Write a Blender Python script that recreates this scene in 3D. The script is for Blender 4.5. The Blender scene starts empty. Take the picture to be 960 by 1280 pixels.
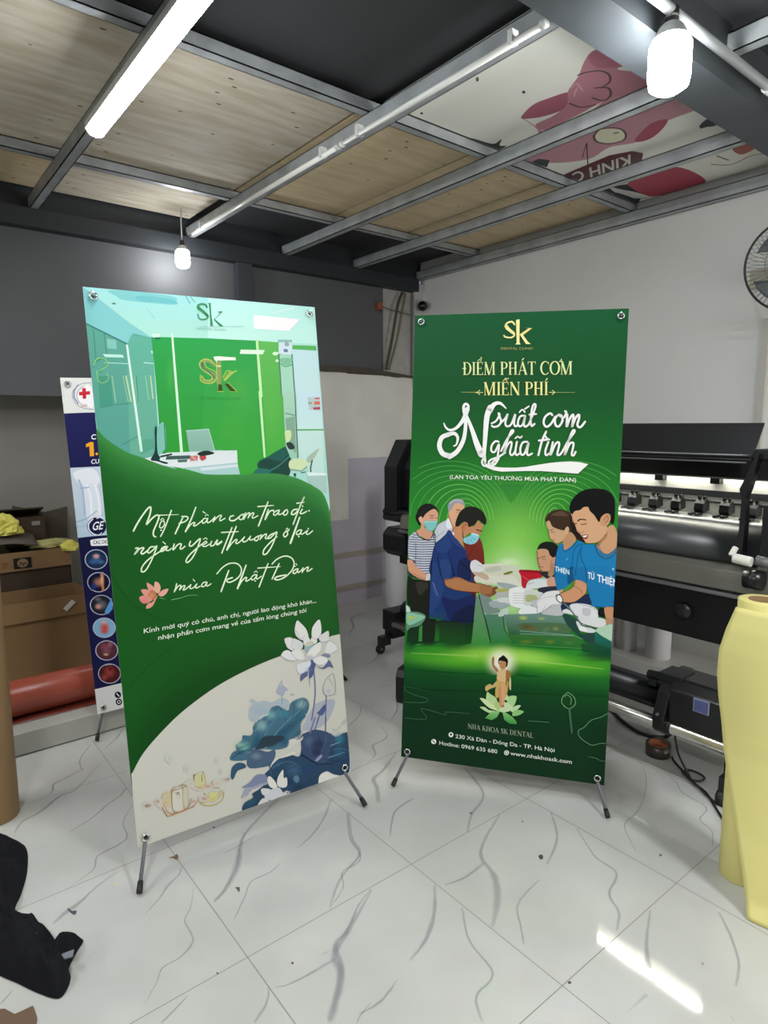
import bpy, bmesh, math, random, unicodedata
from mathutils import Vector, Matrix, noise
from mathutils.geometry import tessellate_polygon
random.seed(7)
SC = bpy.context.scene
COL = SC.collection
R_ = math.radians

# ---------------------------------------------------------------- camera
CAM_P = Vector((1.47379, -1.2888, 1.45574)); YAW, PITCH, ROLL = 0.896648, 0.135792, -0.004037
def cam_rot():
    cy, sy = math.cos(YAW), math.sin(YAW); cp, sp = math.cos(PITCH), math.sin(PITCH); cr, sr = math.cos(ROLL), math.sin(ROLL)
    Rz = Matrix(((cy, sy, 0), (-sy, cy, 0), (0, 0, 1)))
    B = Matrix(((1, 0, 0), (0, 0, -1), (0, 1, 0)))
    Rx = Matrix(((1, 0, 0), (0, cp, -sp), (0, sp, cp)))
    Rr = Matrix(((cr, -sr, 0), (sr, cr, 0), (0, 0, 1)))
    M = Matrix(((1, 0, 0), (0, -1, 0), (0, 0, -1))) @ (Rr @ Rx @ B @ Rz)
    return M.transposed()
cd = bpy.data.cameras.new('camera'); cam = bpy.data.objects.new('camera', cd); COL.objects.link(cam)
cam.matrix_world = Matrix.Translation(CAM_P) @ cam_rot().to_4x4()
cd.sensor_fit = 'VERTICAL'; cd.sensor_height = 36; cd.lens = 798.226 / 1280 * 36; cd.clip_start = 0.02; cd.clip_end = 60
SC.camera = cam

# ---------------------------------------------------------------- light and exposure
W = bpy.data.worlds.new('world'); SC.world = W; W.use_nodes = True
W.node_tree.nodes['Background'].inputs[0].default_value = (0.80, 0.90, 1, 1)
W.node_tree.nodes['Background'].inputs[1].default_value = 0.25
SC.view_settings.view_transform = 'Standard'; SC.view_settings.look = 'None'
SC.view_settings.exposure = 0.0; SC.view_settings.gamma = 1.0; SC.view_settings.use_curve_mapping = False
SC.cycles.use_denoising = True
SC.cycles.transparent_max_bounces = 64
SC.cycles.max_bounces = 8
LAMP_E = 80.0      # strip lamps
BULB_E = 90.0      # bulbs
def tube_light(name, x0, y0, x1, y1, z, power):
    l = bpy.data.lights.new(name, 'AREA'); l.shape = 'RECTANGLE'; l.size = math.hypot(x1-x0, y1-y0); l.size_y = 0.07
    l.energy = power; l.color = (0.97, 0.98, 1.0)
    o = bpy.data.objects.new(name, l); o.location = ((x0+x1)/2, (y0+y1)/2, z); o.rotation_euler = (0, 0, math.atan2(y1-y0, x1-x0)); COL.objects.link(o)
# added strip lights, unseen behind and beside the camera, to brighten the room
tube_light('added_strip_light', 0.9, -2.0, 2.1, -2.0, 2.52, 58)
tube_light('added_strip_light', -1.9, -2.3, -0.7, -2.3, 2.52, 40)
tube_light('added_strip_light', 1.7, 0.4, 2.9, 0.4, 2.52, 58)

dl = bpy.data.lights.new('east_fill_light', 'AREA'); dl.shape = 'RECTANGLE'; dl.size = 1.9; dl.size_y = 1.1; dl.energy = 42; dl.color = (1.0, .98, .95)
do = bpy.data.objects.new('east_fill_light', dl); do.location = (3.5, 1.85, 1.0); do.rotation_euler = (0, R_(90), 0); COL.objects.link(do)   # added fill light, out of view, brightens the wall and rolls under the printer

# ---------------------------------------------------------------- helpers
def s2l(c): return c/12.92 if c <= 0.04045 else ((c+0.055)/1.055)**2.4
def hexc(h, g=1.0):
    h = h.lstrip('#'); v = [s2l(int(h[i:i+2], 16)/255)*g for i in (0, 2, 4)]
    a = int(h[6:8], 16)/255 if len(h) >= 8 else 1.0
    return (min(v[0], .96), min(v[1], .96), min(v[2], .96), a)
_M = {}
def mat(name, col, rough=0.5, metal=0.0, emit=None, es=0.0, spec=0.5, trans=0.0, noise_amt=0.0, noise_scale=8.0, bump=0.0, bump_scale=60.0, col2=None, alpha=1.0):
    if name in _M: return _M[name]
    m = bpy.data.materials.new(name); m.use_nodes = True; nt = m.node_tree; b = nt.nodes['Principled BSDF']
    c = hexc(col); b.inputs['Base Color'].default_value = (c[0], c[1], c[2], 1)
    b.inputs['Roughness'].default_value = rough; b.inputs['Metallic'].default_value = metal
    b.inputs['Specular IOR Level'].default_value = spec
    b.inputs['Transmission Weight'].default_value = trans; b.inputs['Alpha'].default_value = alpha
    if emit: b.inputs['Emission Color'].default_value = hexc(emit)[:3]+(1,); b.inputs['Emission Strength'].default_value = es
    if noise_amt or bump:
        tc = nt.nodes.new('ShaderNodeTexCoord')
    if noise_amt:
        n = nt.nodes.new('ShaderNodeTexNoise'); n.inputs['Scale'].default_value = noise_scale; n.inputs['Detail'].default_value = 5
        nt.links.new(tc.outputs['Object'], n.inputs['Vector'])
        r = nt.nodes.new('ShaderNodeValToRGB'); c2 = hexc(col2) if col2 else tuple(x*(1-noise_amt) for x in c[:3])
        r.color_ramp.elements[0].position = .35; r.color_ramp.elements[1].position = .65
        r.color_ramp.elements[0].color = (c2[0], c2[1], c2[2], 1); r.color_ramp.elements[1].color = (c[0], c[1], c[2], 1)
        nt.links.new(n.outputs['Fac'], r.inputs['Fac']); nt.links.new(r.outputs['Color'], b.inputs['Base Color'])
    if bump:
        n2 = nt.nodes.new('ShaderNodeTexNoise'); n2.inputs['Scale'].default_value = bump_scale; nt.links.new(tc.outputs['Object'], n2.inputs['Vector'])
        bp = nt.nodes.new('ShaderNodeBump'); bp.inputs['Strength'].default_value = bump; bp.inputs['Distance'].default_value = .01
        nt.links.new(n2.outputs['Fac'], bp.inputs['Height']); nt.links.new(bp.outputs['Normal'], b.inputs['Normal'])
    _M[name] = m; return m

class MB:
    """collects shapes into one mesh"""
    def __init__(s): s.v = []; s.f = []; s.sm = []; s.mi = []; s.cur = 0
    def add(s, vs, fs, smooth=False):
        o = len(s.v); s.v += [tuple(v) for v in vs]
        for f in fs: s.f.append([i+o for i in f]); s.sm.append(smooth); s.mi.append(s.cur)
        return s
    def box(s, x0, x1, y0, y1, z0, z1, M=None):
        vs = [Vector((x, y, z)) for z in (z0, z1) for x, y in ((x0, y0), (x1, y0), (x1, y1), (x0, y1))]
        if M: vs = [M @ v for v in vs]
        return s.add(vs, [(0, 3, 2, 1), (4, 5, 6, 7), (0, 1, 5, 4), (1, 2, 6, 5), (2, 3, 7, 6), (3, 0, 4, 7)])
    def prism(s, poly, axis, a, b, smooth=False):
        """poly in the two other axes, extruded along axis"""
        def P(u, w, t): return {'x': (t, u, w), 'y': (u, t, w), 'z': (u, w, t)}[axis]
        n = len(poly); vs = [P(u, w, a) for u, w in poly]+[P(u, w, b) for u, w in poly]
        tri = tessellate_polygon([[Vector((u, w, 0)) for u, w in poly]])
        fs = [(i, (i+1) % n, (i+1) % n+n, i+n) for i in range(n)]
        s.add(vs, fs, smooth)
        s.add(vs, [tuple(t) for t in tri]+[tuple(i+n for i in reversed(t)) for t in tri]); return s
    def tube(s, pts, r, n=10, caps=True, smooth=True):
        pts = [Vector(p) for p in pts]; rs = r if isinstance(r, (list, tuple)) else [r]*len(pts); vs = []; up = None
        for i, p in enumerate(pts):
            d = (pts[min(i+1, len(pts)-1)]-pts[max(i-1, 0)]).normalized()
            if up is None: up = Vector((0, 0, 1)) if abs(d.z) < .9 else Vector((1, 0, 0))
            a = d.cross(up).normalized(); b = a.cross(d).normalized(); up = b
            vs += [p+(a*math.cos(2*math.pi*k/n)+b*math.sin(2*math.pi*k/n))*rs[i] for k in range(n)]
        fs = [(i*n+k, i*n+(k+1) % n, (i+1)*n+(k+1) % n, (i+1)*n+k) for i in range(len(pts)-1) for k in range(n)]
        s.add(vs, fs, smooth)
        if caps: s.add(vs, [tuple(reversed(range(n))), tuple((len(pts)-1)*n+k for k in range(n))])
        return s
    def lathe(s, prof, c=(0, 0, 0), n=32, axis='z', smooth=True, M=None):
        vs = []
        for r, h in prof:
            for k in range(n):
                a = 2*math.pi*k/n; u, w = r*math.cos(a), r*math.sin(a)
                v = Vector({'z': (u, w, h), 'x': (h, u, w), 'y': (u, h, w)}[axis])
                if M: v = M @ v
                vs.append(v+Vector(c))
        fs = [(i*n+k, i*n+(k+1) % n, (i+1)*n+(k+1) % n, (i+1)*n+k) for i in range(len(prof)-1) for k in range(n)]
        return s.add(vs, fs, smooth)
    def grid(s, fn, nu, nv, smooth=True):
        vs = [fn(i/nu, j/nv) for j in range(nv+1) for i in range(nu+1)]
        return s.add(vs, [(j*(nu+1)+i, j*(nu+1)+i+1, (j+1)*(nu+1)+i+1, (j+1)*(nu+1)+i) for j in range(nv) for i in range(nu)], smooth)
    def build(s, name, mats, parent=None, bevel=0.0, solid=0.0, normals=True):
        me = bpy.data.meshes.new(name); me.from_pydata(s.v, [], s.f)
        if not isinstance(mats, (list, tuple)): mats = [mats]
        for m in mats: me.materials.append(m)
        for p, sm, mi in zip(me.polygons, s.sm, s.mi): p.use_smooth = sm; p.material_index = mi
        bm = bmesh.new(); bm.from_mesh(me); bmesh.ops.remove_doubles(bm, verts=bm.verts, dist=1e-6)
        if normals: bmesh.ops.recalc_face_normals(bm, faces=bm.faces)
        bm.to_mesh(me); bm.free()
        o = bpy.data.objects.new(name, me); COL.objects.link(o)
        if parent: o.parent = parent
        if bevel:
            b = o.modifiers.new('bevel', 'BEVEL'); b.width = bevel; b.segments = 2; b.limit_method = 'ANGLE'; b.angle_limit = R_(40)
        if solid:
            b = o.modifiers.new('solid', 'SOLIDIFY'); b.thickness = solid; b.offset = 0
        return o
def tag(o, label=None, cat=None, group=None, kind=None):
    if label: o['label'] = label
    if cat: o['category'] = cat
    if group: o['group'] = group
    if kind: o['kind'] = kind
    return o
def empty(name, loc, rz=0, label=None, cat=None, group=None):
    o = bpy.data.objects.new(name, None); o.empty_display_size = .05; COL.objects.link(o); o.location = loc; o.rotation_euler = (0, 0, rz)
    return tag(o, label, cat, group)
def copy_tree(o, parent=None):
    c = o.copy(); COL.objects.link(c)
    if parent: c.parent = parent
    for ch in list(o.children): copy_tree(ch, c)
    return c
def struct(name, mb, m, **k): return tag(mb.build(name, m, **k), kind='structure')

# ---------------------------------------------------------------- printing on flat sheets
def catmull(P, closed=False, step=6):
    n = len(P)
    if n < 3: return list(P)
    out = []
    rng = range(n) if closed else range(n-1)
    for i in rng:
        p1, p2 = P[i], P[(i+1) % n]
        p0 = P[(i-1) % n] if closed or i > 0 else p1
        p3 = P[(i+2) % n] if closed or i+2 < n else p2
        for k in range(step):
            t = k/step; t2 = t*t; t3 = t2*t
            out.append(tuple(.5*((2*p1[j])+(-p0[j]+p2[j])*t+(2*p0[j]-5*p1[j]+4*p2[j]-p3[j])*t2+(-p0[j]+3*p1[j]-3*p2[j]+p3[j])*t3) for j in (0, 1)))
    if not closed: out.append(tuple(P[-1]))
    return out
_TXT = {}
def raw_text(s, style):
    cu = bpy.data.curves.new('t', 'FONT'); cu.body = s; cu.resolution_u = 4; cu.size = 1
    cu.offset = {'B': .018, 'L': -.004, 'N': .005, 'SCRIPT': .015}.get(style, 0)
    if style == 'SCRIPT': cu.shear = .3
    o = bpy.data.objects.new('t', cu); COL.objects.link(o); bpy.context.view_layer.update()
    me = bpy.data.meshes.new_from_object(o.evaluated_get(bpy.context.evaluated_depsgraph_get()))
    bpy.data.objects.remove(o)
    vs = [(v.co.x, v.co.y) for v in me.vertices]; fs = [tuple(p.vertices) for p in me.polygons]
    bpy.data.meshes.remove(me); bpy.data.curves.remove(cu); return vs, fs
_CH = {}
def char_mesh(ch, style):
    k = (ch, style)
    if k not in _CH:
        if ('||', style) not in _CH:
            v = raw_text('||', style)[0]; _CH[('||', style)] = max(p[0] for p in v)-min(p[0] for p in v)
        v = raw_text('|'+ch+'|', style)[0]; adv = max(p[0] for p in v)-min(p[0] for p in v)-_CH[('||', style)]
        vs, fs = raw_text(ch, style) if ch != ' ' else ([], [])
        _CH[k] = (vs, fs, adv)
    return _CH[k]
def quadpoly(pts, ws):
    """outline quads of a tapered stroke in glyph space"""
    out = []; n = len(ws); L = []; R = []
    for i, p in enumerate(pts):
        a = pts[max(i-1, 0)]; b = pts[min(i+1, len(pts)-1)]; dx, dy = b[0]-a[0], b[1]-a[1]; d = math.hypot(dx, dy) or 1
        t = i/(len(pts)-1)*(n-1) if n > 1 else 0; k = min(int(t), n-2) if n > 1 else 0
        w = (ws[k]*(1-t+k)+ws[k+1]*(t-k) if n > 1 else ws[0])/2
        L.append((p[0]-dy/d*w, p[1]+dx/d*w)); R.append((p[0]+dy/d*w, p[1]-dx/d*w))
    return [[L[i], R[i], R[i+1], L[i+1]] for i in range(len(pts)-1)]
def rect(x0, x1, y0, y1): return [[(x0, y0), (x1, y0), (x1, y1), (x0, y1)]]
def stem(x, T): return rect(x, x+T, 0, 1)+rect(x-.07, x+T+.07, 0, .04)+rect(x-.07, x+T+.07, .96, 1)
def arcp(cx, cy, rx, ry, a0, a1, n=14): return [(cx+rx*math.cos(R_(a0+(a1-a0)*i/n)), cy+ry*math.sin(R_(a0+(a1-a0)*i/n))) for i in range(n+1)]
TT, tt = .15, .055
def serif_glyph(c):
    if c == 'I': return stem(.10, TT), .36
    if c == 'H': return stem(.10, TT)+stem(.56, TT)+rect(.2, .6, .48, .53), .84
    if c == 'N': return stem(.10, tt)+stem(.70, tt)+quadpoly([(.12, 1), (.73, 0)], [.17]), .88
    if c == 'M': return stem(.10, tt)+stem(.78, TT)+quadpoly([(.14, 1), (.47, 0)], [.16])+quadpoly([(.48, 0), (.80, 1)], [.06]), 1.08
    if c in 'ELF':
        g = stem(.10, TT)
        if c != 'L': g += rect(.2, .60, .95, 1)+rect(.56, .60, .80, 1)+rect(.2, .48, .48, .53)+rect(.45, .48, .40, .61)
        if c != 'F': g += rect(.2, .62, 0, .05)+rect(.58, .62, 0, .20)
        return g, .70
    if c == 'P': return stem(.10, TT)+quadpoly([(.2, .97)]+arcp(.36, .73, .22, .24, 90, -90)+[(.2, .49)], [.05, .05, .13, .15, .13, .05, .05]), .70
    if c == 'D': return stem(.10, TT)+quadpoly([(.2, .97)]+arcp(.36, .5, .34, .47, 90, -90)+[(.2, .03)], [.05, .06, .14, .17, .14, .06, .05]), .82
    if c == 'A': return quadpoly([(.10, 0), (.40, 1)], [.055])+quadpoly([(.38, 1), (.70, 0)], [.16])+rect(.2, .6, .30, .345)+rect(.0, .22, 0, .04)+rect(.56, .82, 0, .04), .82
    if c == 'T': return stem(.29, TT)+rect(.03, .70, .95, 1)+rect(.03, .07, .80, 1)+rect(.66, .70, .80, 1), .74
    if c == 'C': return quadpoly(arcp(.44, .5, .36, .49, 42, 318, 22), [.06, .06, .13, .16, .13, .06, .06])+rect(.68, .72, .72, .96), .78
    if c == 'O': return quadpoly(arcp(.45, .5, .36, .49, 90, 450, 28), [.05, .12, .17, .12, .05, .12, .17, .12, .05]), .90
    if c == 'K': return stem(.10, TT)+quadpoly([(.22, .40), (.62, 1)], [.055])+quadpoly([(.36, .56), (.70, 0)], [.16])+rect(.50, .76, .96, 1)+rect(.58, .82, 0, .04), .82
    if c == 'S': return quadpoly(catmull([(.52, .80), (.42, .95), (.28, .97), (.14, .84), (.18, .66), (.40, .46), (.48, .26), (.36, .05), (.20, .04), (.07, .22)], False, 3), [.05, .05, .12, .17, .17, .12, .05, .05])+rect(.50, .535, .72, .97)+rect(.06, .095, .03, .28), .60
    return [], .34
def marks(base, dec, x0, x1, top):
    """Vietnamese marks over / under a glyph spanning x0..x1 with its top at top"""
    q = []; cx = (x0+x1)/2; y = top+.05; w = .045; up = 0
    order = [m for m in dec if m in '\u0302\u0306\u031b']+[m for m in dec if m not in '\u0302\u0306\u031b']
    for m in order:
        if m == '\u0302': q += quadpoly([(cx-.12, y), (cx, y+.11), (cx+.12, y)], [w]); up = 1
        elif m == '\u0306': q += quadpoly([(cx-.11, y+.09), (cx, y), (cx+.11, y+.09)], [w]); up = 1
        elif m == '\u031b': q += quadpoly([(x1-.06, top-.03), (x1+.06, top+.02), (x1+.07, top+.12)], [w*1.3])
        elif m == '\u0323': q += quadpoly([(cx-.04, -.14), (cx+.04, -.14)], [.08])
        else:
            ox, oy = (cx+.10, y+.08) if up else (cx, y)
            if m == '\u0301': q += quadpoly([(ox-.04, oy), (ox+.07, oy+.13)], [w, w*1.5])
            elif m == '\u0300': q += quadpoly([(ox+.04, oy), (ox-.08, oy+.13)], [w, w*1.5])
            elif m == '\u0303': q += quadpoly([(ox-.13, oy+.02), (ox-.05, oy+.08), (ox+.05, oy+.03), (ox+.13, oy+.09)], [w])
            elif m == '\u0309': q += quadpoly([(ox-.05, oy+.13), (ox+.05, oy+.12), (ox, oy+.05), (ox, oy)], [w])
    return q
def text_mesh(s, style):
    key = (s, style)
    if key in _TXT: return _TXT[key]
    V = []; F = []; X = 0
    for ch in s:
        bar = ch in '\u0110\u0111'
        d = 'D' if ch == '\u0110' else 'd' if ch == '\u0111' else unicodedata.normalize('NFD', ch)
        base, dec = d[0], d[1:]
        if style == 'SERIF':
            q, adv = serif_glyph(base); sc_ = .73
            g = [[(p[0]*sc_, p[1]*sc_) for p in f] for f in q]; adv *= sc_
        else:
            vs, fs, adv = char_mesh(base, style); g = [[vs[i] for i in f] for f in fs]
        if g:
            xs = [p[0] for f in g for p in f]; ys = [p[1] for f in g for p in f]
            if dec: g = g+marks(base, dec, min(xs), max(xs), max(ys)-(.06 if base == 'i' else 0))
            if bar:
                yb = .37 if ch == '\u0110' else .62; xa = min(xs)-.05 if ch == '\u0110' else max(xs)-.25
                g = g+rect(xa, xa+.27, yb-.025, yb+.025)
        for f in g:
            o = len(V); V += [(p[0]+X, p[1]) for p in f]; F.append(tuple(range(o, o+len(f))))
        X += adv
    _TXT[key] = (V, F); return _TXT[key]
class Print:
    """flat artwork: thin stacked layers of coloured shapes; coordinates in half millimetres"""
    def __init__(s, clip=None, dz=1.1e-5, gain=1.0, blend=False):
        s.blend = blend; s.cells = {}; s.lay = []
        s.v = []; s.f = []; s.c = []; s.layer = 0; s.clip = clip; s.dz = dz; s.gain = gain; s.last = None
    def face(s, pts, cols):
        if s.clip:
            w, h = s.clip; pts, cols = clip_poly(pts, cols, w, h)
            if len(pts) < 3: return
        if s.blend:
            if any(c[3] < .995 for c in cols): cols = [s.mixin(p, c) for p, c in zip(pts, cols)]
            k = len(s.f); s.lay.append(s.layer); xs = [p[0] for p in pts]; ys = [p[1] for p in pts]
            for i in range(int(min(xs)//60), int(max(xs)//60)+1):
                for j in range(int(min(ys)//60), int(max(ys)//60)+1): s.cells.setdefault((i, j), []).append(k)
        o = len(s.v); s.v += [(p[0], p[1], s.layer*s.dz) for p in pts]; s.f.append(tuple(range(o, o+len(pts)))); s.c.append(cols)
    def under(s, p):
        for k in reversed(s.cells.get((int(p[0]//60), int(p[1]//60)), ())):
            if s.lay[k] == s.layer: continue
            f = s.f[k]; a = s.v[f[0]]
            for i in range(1, len(f)-1):
                b, c = s.v[f[i]], s.v[f[i+1]]; d = (b[0]-a[0])*(c[1]-a[1])-(c[0]-a[0])*(b[1]-a[1])
                if abs(d) < 1e-9: continue
                u = ((p[0]-a[0])*(c[1]-a[1])-(c[0]-a[0])*(p[1]-a[1]))/d; v = ((b[0]-a[0])*(p[1]-a[1])-(p[0]-a[0])*(b[1]-a[1]))/d
                if u >= -1e-3 and v >= -1e-3 and u+v <= 1.002:
                    A, B, C_ = s.c[k][0], s.c[k][i], s.c[k][i+1]; return tuple(A[q]*(1-u-v)+B[q]*u+C_[q]*v for q in range(3))
        return (.1, .1, .1)
    def mixin(s, p, c):
        w, h = s.clip; q = (min(max(p[0], -w+.5), w-.5), min(max(p[1], .5), h-.5))
        b = s.under(q); return tuple(b[i]*(1-c[3])+c[i]*c[3] for i in range(3))+(1.0,)
    def nxt(s, key=None):
        if key is None or key != s.last: s.layer += 1
        s.last = key
    def poly(s, pts, colf, key=None):
        s.nxt(key)
        for t in tessellate_polygon([[Vector((p[0], p[1], 0)) for p in pts]]):
            q = [pts[i] for i in t]; s.face(q, [colf(p) for p in q])
    def stroke(s, pts, ws, col):
        s.nxt()
        L = [0]
        for a, b in zip(pts, pts[1:]): L.append(L[-1]+math.dist(a, b))
        T = L[-1] or 1; left = []; right = []; n = len(ws)
        for i, p in enumerate(pts):
            a = pts[max(i-1, 0)]; b = pts[min(i+1, len(pts)-1)]; dx, dy = b[0]-a[0], b[1]-a[1]; d = math.hypot(dx, dy) or 1
            t = L[i]/T*(n-1) if n > 1 else 0; k = min(int(t), n-2) if n > 1 else 0
            w = (ws[k]*(1-t+k)+ws[k+1]*(t-k) if n > 1 else ws[0])/2
            left.append((p[0]-dy/d*w, p[1]+dx/d*w)); right.append((p[0]+dy/d*w, p[1]-dx/d*w))
        for i in range(len(pts)-1): s.face([left[i], right[i], right[i+1], left[i+1]], [col]*4)
        for p, w in ((pts[0], ws[0]/2), (pts[-1], ws[-1]/2)):
            s.face([(p[0]+w*math.cos(k*math.pi/4), p[1]+w*math.sin(k*math.pi/4)) for k in range(8)], [col]*8)
    def run(s, src):
        g = s.gain
        for l in src.strip().split('\n'):
            if l[0] == 't':
                _, tx, a, b, h, c, st = l.split('|'); A = P2(a); B = P2(b); Hh = P2(h); vs, fs = text_mesh(tx, st)
                x0 = min(v[0] for v in vs); x1 = max(v[0] for v in vs); cap = .73; s.nxt(); col = hexc(c, g)
                ux = ((B[0]-A[0])/(x1-x0), (B[1]-A[1])/(x1-x0)); uy = (Hh[0]/cap, Hh[1]/cap)
                for f in fs:
                    s.face([(A[0]+ux[0]*(vs[i][0]-x0)+uy[0]*vs[i][1], A[1]+ux[1]*(vs[i][0]-x0)+uy[1]*vs[i][1]) for i in f], [col]*len(f))
                continue
            w = l.split(); c = w[0]
            if c in 'pP':
                P = [P2(x) for x in w[2:]]; col = hexc(w[1], g)
                s.poly(catmull(P, True, 5) if c == 'P' else P, lambda p: col)
            elif c == 'G':
                P = [P2(x) for x in w[2:]]; a, b = w[1].split('>'); ca, cb = hexc(a, g), hexc(b, g)
                y1 = max(p[1] for p in P); y0 = min(p[1] for p in P)
                def cf(p):
                    t = (y1-p[1])/(y1-y0); return tuple(ca[i]*(1-t)+cb[i]*t for i in range(4))
                s.poly(P, cf)
            elif c == 'w':       # wave: green area hanging below a curve, lighter along its rim
                P = catmull([P2(x) for x in w[1:]], False, 4); st = [(0, '#3f8c44'), (70, '#2f7a36'), (200, '#1c6426'), (420, '#14551c'), (900, '#14551b')]
                s.nxt()
                for p, q in zip(P, P[1:]):
                    for (da, ca), (db, cb) in zip(st, st[1:]):
                        A, B = hexc(ca, g), hexc(cb, g); s.face([(p[0], p[1]-da), (q[0], q[1]-da), (q[0], q[1]-db), (p[0], p[1]-db)], [A, A, B, B])
            elif c == 'V':       # soft edged vein
                P = catmull([P2(x) for x in w[3:]], False, 6); ws = [float(x) for x in w[1].split('>')]; col = hexc(w[2], g); n = len(ws); rows = []
                s.nxt(); c0 = col[:3]+(0.0,)
                for i, p in enumerate(P):
                    a = P[max(i-1, 0)]; b = P[min(i+1, len(P)-1)]; dx, dy = b[0]-a[0], b[1]-a[1]; d = math.hypot(dx, dy) or 1
                    t = i/(len(P)-1)*(n-1) if n > 1 else 0; k = min(int(t), n-2) if n > 1 else 0
                    wd = (ws[k]*(1-t+k)+ws[k+1]*(t-k) if n > 1 else ws[0])/2
                    wd *= 1+.35*noise.noise(Vector((p[0]*.02, p[1]*.02, 0))); j = 3*noise.noise(Vector((p[0]*.03, p[1]*.03, 7)))
                    rows.append([(p[0]-dy/d*(wd*q+j), p[1]+dx/d*(wd*q+j)) for q in (-1, -.25, .35, 1)])
                f = lambda i: math.sin(math.pi*min(1, max(0.05, i/(len(P)-1))))**.4
                for i in range(len(P)-1):
                    ca, cb = col[:3]+(col[3]*f(i),), col[:3]+(col[3]*f(i+1),)
                    for k, (u, v) in enumerate(((0, 1), (1, 1), (1, 0))):
                        s.face([rows[i][k], rows[i][k+1], rows[i+1][k+1], rows[i+1][k]], [ca if u else c0, ca if v else c0, cb if v else c0, cb if u else c0])
            elif c in 'sS':
                P = [P2(x) for x in w[3:]]; ws = [float(x) for x in w[1].split('>')]
                s.stroke(catmull(P, False, 6) if c == 'S' else P, ws, hexc(w[2], g))
            elif c in 'ebo':
                o = P2(w[1]); a = P2(w[2]); b = P2(w[3]); N = 32
                def E(t, r): return (o[0]+r*(a[0]*math.cos(t)+b[0]*math.sin(t)), o[1]+r*(a[1]*math.cos(t)+b[1]*math.sin(t)))
                T = [2*math.pi*k/N for k in range(N)]
                if c == 'e':
                    col = hexc(w[4], g); s.nxt(); s.face([E(t, 1) for t in T], [col]*N)
                elif c == 'o':
                    s.stroke([E(2*math.pi*k/N, 1) for k in range(N+1)], [float(w[4])], hexc(w[5], g))
                else:
                    col = hexc(w[4], g); s.nxt(); rr = [0, .12, .25, .37, .5, .62, .74, .86, 1]; 
                    al = [col[3]*(.5+.5*math.cos(math.pi*r)) for r in rr]
                    for i in range(8):
                        c0 = col[:3]+(al[i],); c1 = col[:3]+(al[i+1],)
                        for k in range(N):
                            t0, t1 = T[k], 2*math.pi*(k+1)/N
                            if i == 0: s.face([E(0, 0), E(t0, rr[1]), E(t1, rr[1])], [c0, c1, c1])
                            else: s.face([E(t0, rr[i]), E(t0, rr[i+1]), E(t1, rr[i+1]), E(t1, rr[i])], [c0, c1, c1, c0])
def P2(w): a, b = w.split(','); return (float(a), float(b))
def clip_poly(pts, cols, w, h):
    for ax, lim, sg in ((0, -w, 1), (0, w, -1), (1, 0, 1), (1, h, -1)):
        if not pts: return pts, cols
        if all((p[ax]-lim)*sg >= 0 for p in pts): continue
        np_, nc = [], []
        for i in range(len(pts)):
            p, q = pts[i], pts[(i+1) % len(pts)]; cp, cq = cols[i], cols[(i+1) % len(pts)]
            dp, dq = (p[ax]-lim)*sg, (q[ax]-lim)*sg
            if dp >= 0: np_.append(p); nc.append(cp)
            if (dp >= 0) != (dq >= 0):
                t = dp/(dp-dq); np_.append(tuple(p[j]+(q[j]-p[j])*t for j in (0, 1))); nc.append(tuple(cp[j]+(cq[j]-cp[j])*t for j in range(4)))
        pts, cols = np_, nc
    return pts, cols
def ink_mat(name, rough, spec=.5, coat=0.0):
    m = bpy.data.materials.new(name); m.use_nodes = True; nt = m.node_tree; b = nt.nodes['Principled BSDF']
    a = nt.nodes.new('ShaderNodeVertexColor'); a.layer_name = 'ink'
    nt.links.new(a.outputs['Color'], b.inputs['Base Color']); nt.links.new(a.outputs['Alpha'], b.inputs['Alpha'])
    b.inputs['Roughness'].default_value = rough; b.inputs['Specular IOR Level'].default_value = spec; b.inputs['Coat Weight'].default_value = coat
    return m
def print_mesh(name, pr, O, Rv, Uv, m, parent=None, base=None, extra=None):
    """pr placed with its origin at O, right vector Rv, up vector Uv"""
    N = Rv.cross(Uv)*(1 if (Rv.cross(Uv)).dot(Vector((1, -1, 0.3))) > 0 else -1)
    vs = [O+Rv*(v[0]/2000)+Uv*(v[1]/2000)+N*v[2] for v in pr.v]; fs = list(pr.f); nb = len(fs); cs = list(pr.c)
    mi = [0]*nb
    me = bpy.data.meshes.new(name)
    ev, ef = extra if extra else ([], [])
    o0 = len(vs); vs += ev; fs += [tuple(i+o0 for i in f) for f in ef]; mi += [1]*len(ef); cs += [[(1, 1, 1, 1)]*len(f) for f in ef]
    me.from_pydata(vs, [], fs); me.materials.append(m)
    if extra: me.materials.append(base)
    ca = me.color_attributes.new('ink', 'FLOAT_COLOR', 'CORNER')
    flat = [x for c in cs for q in c for x in q]; ca.data.foreach_set('color', flat)
    me.polygons.foreach_set('material_index', mi)
    ob = bpy.data.objects.new(name, me); COL.objects.link(ob)
    if parent: ob.parent = parent
    return ob
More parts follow.
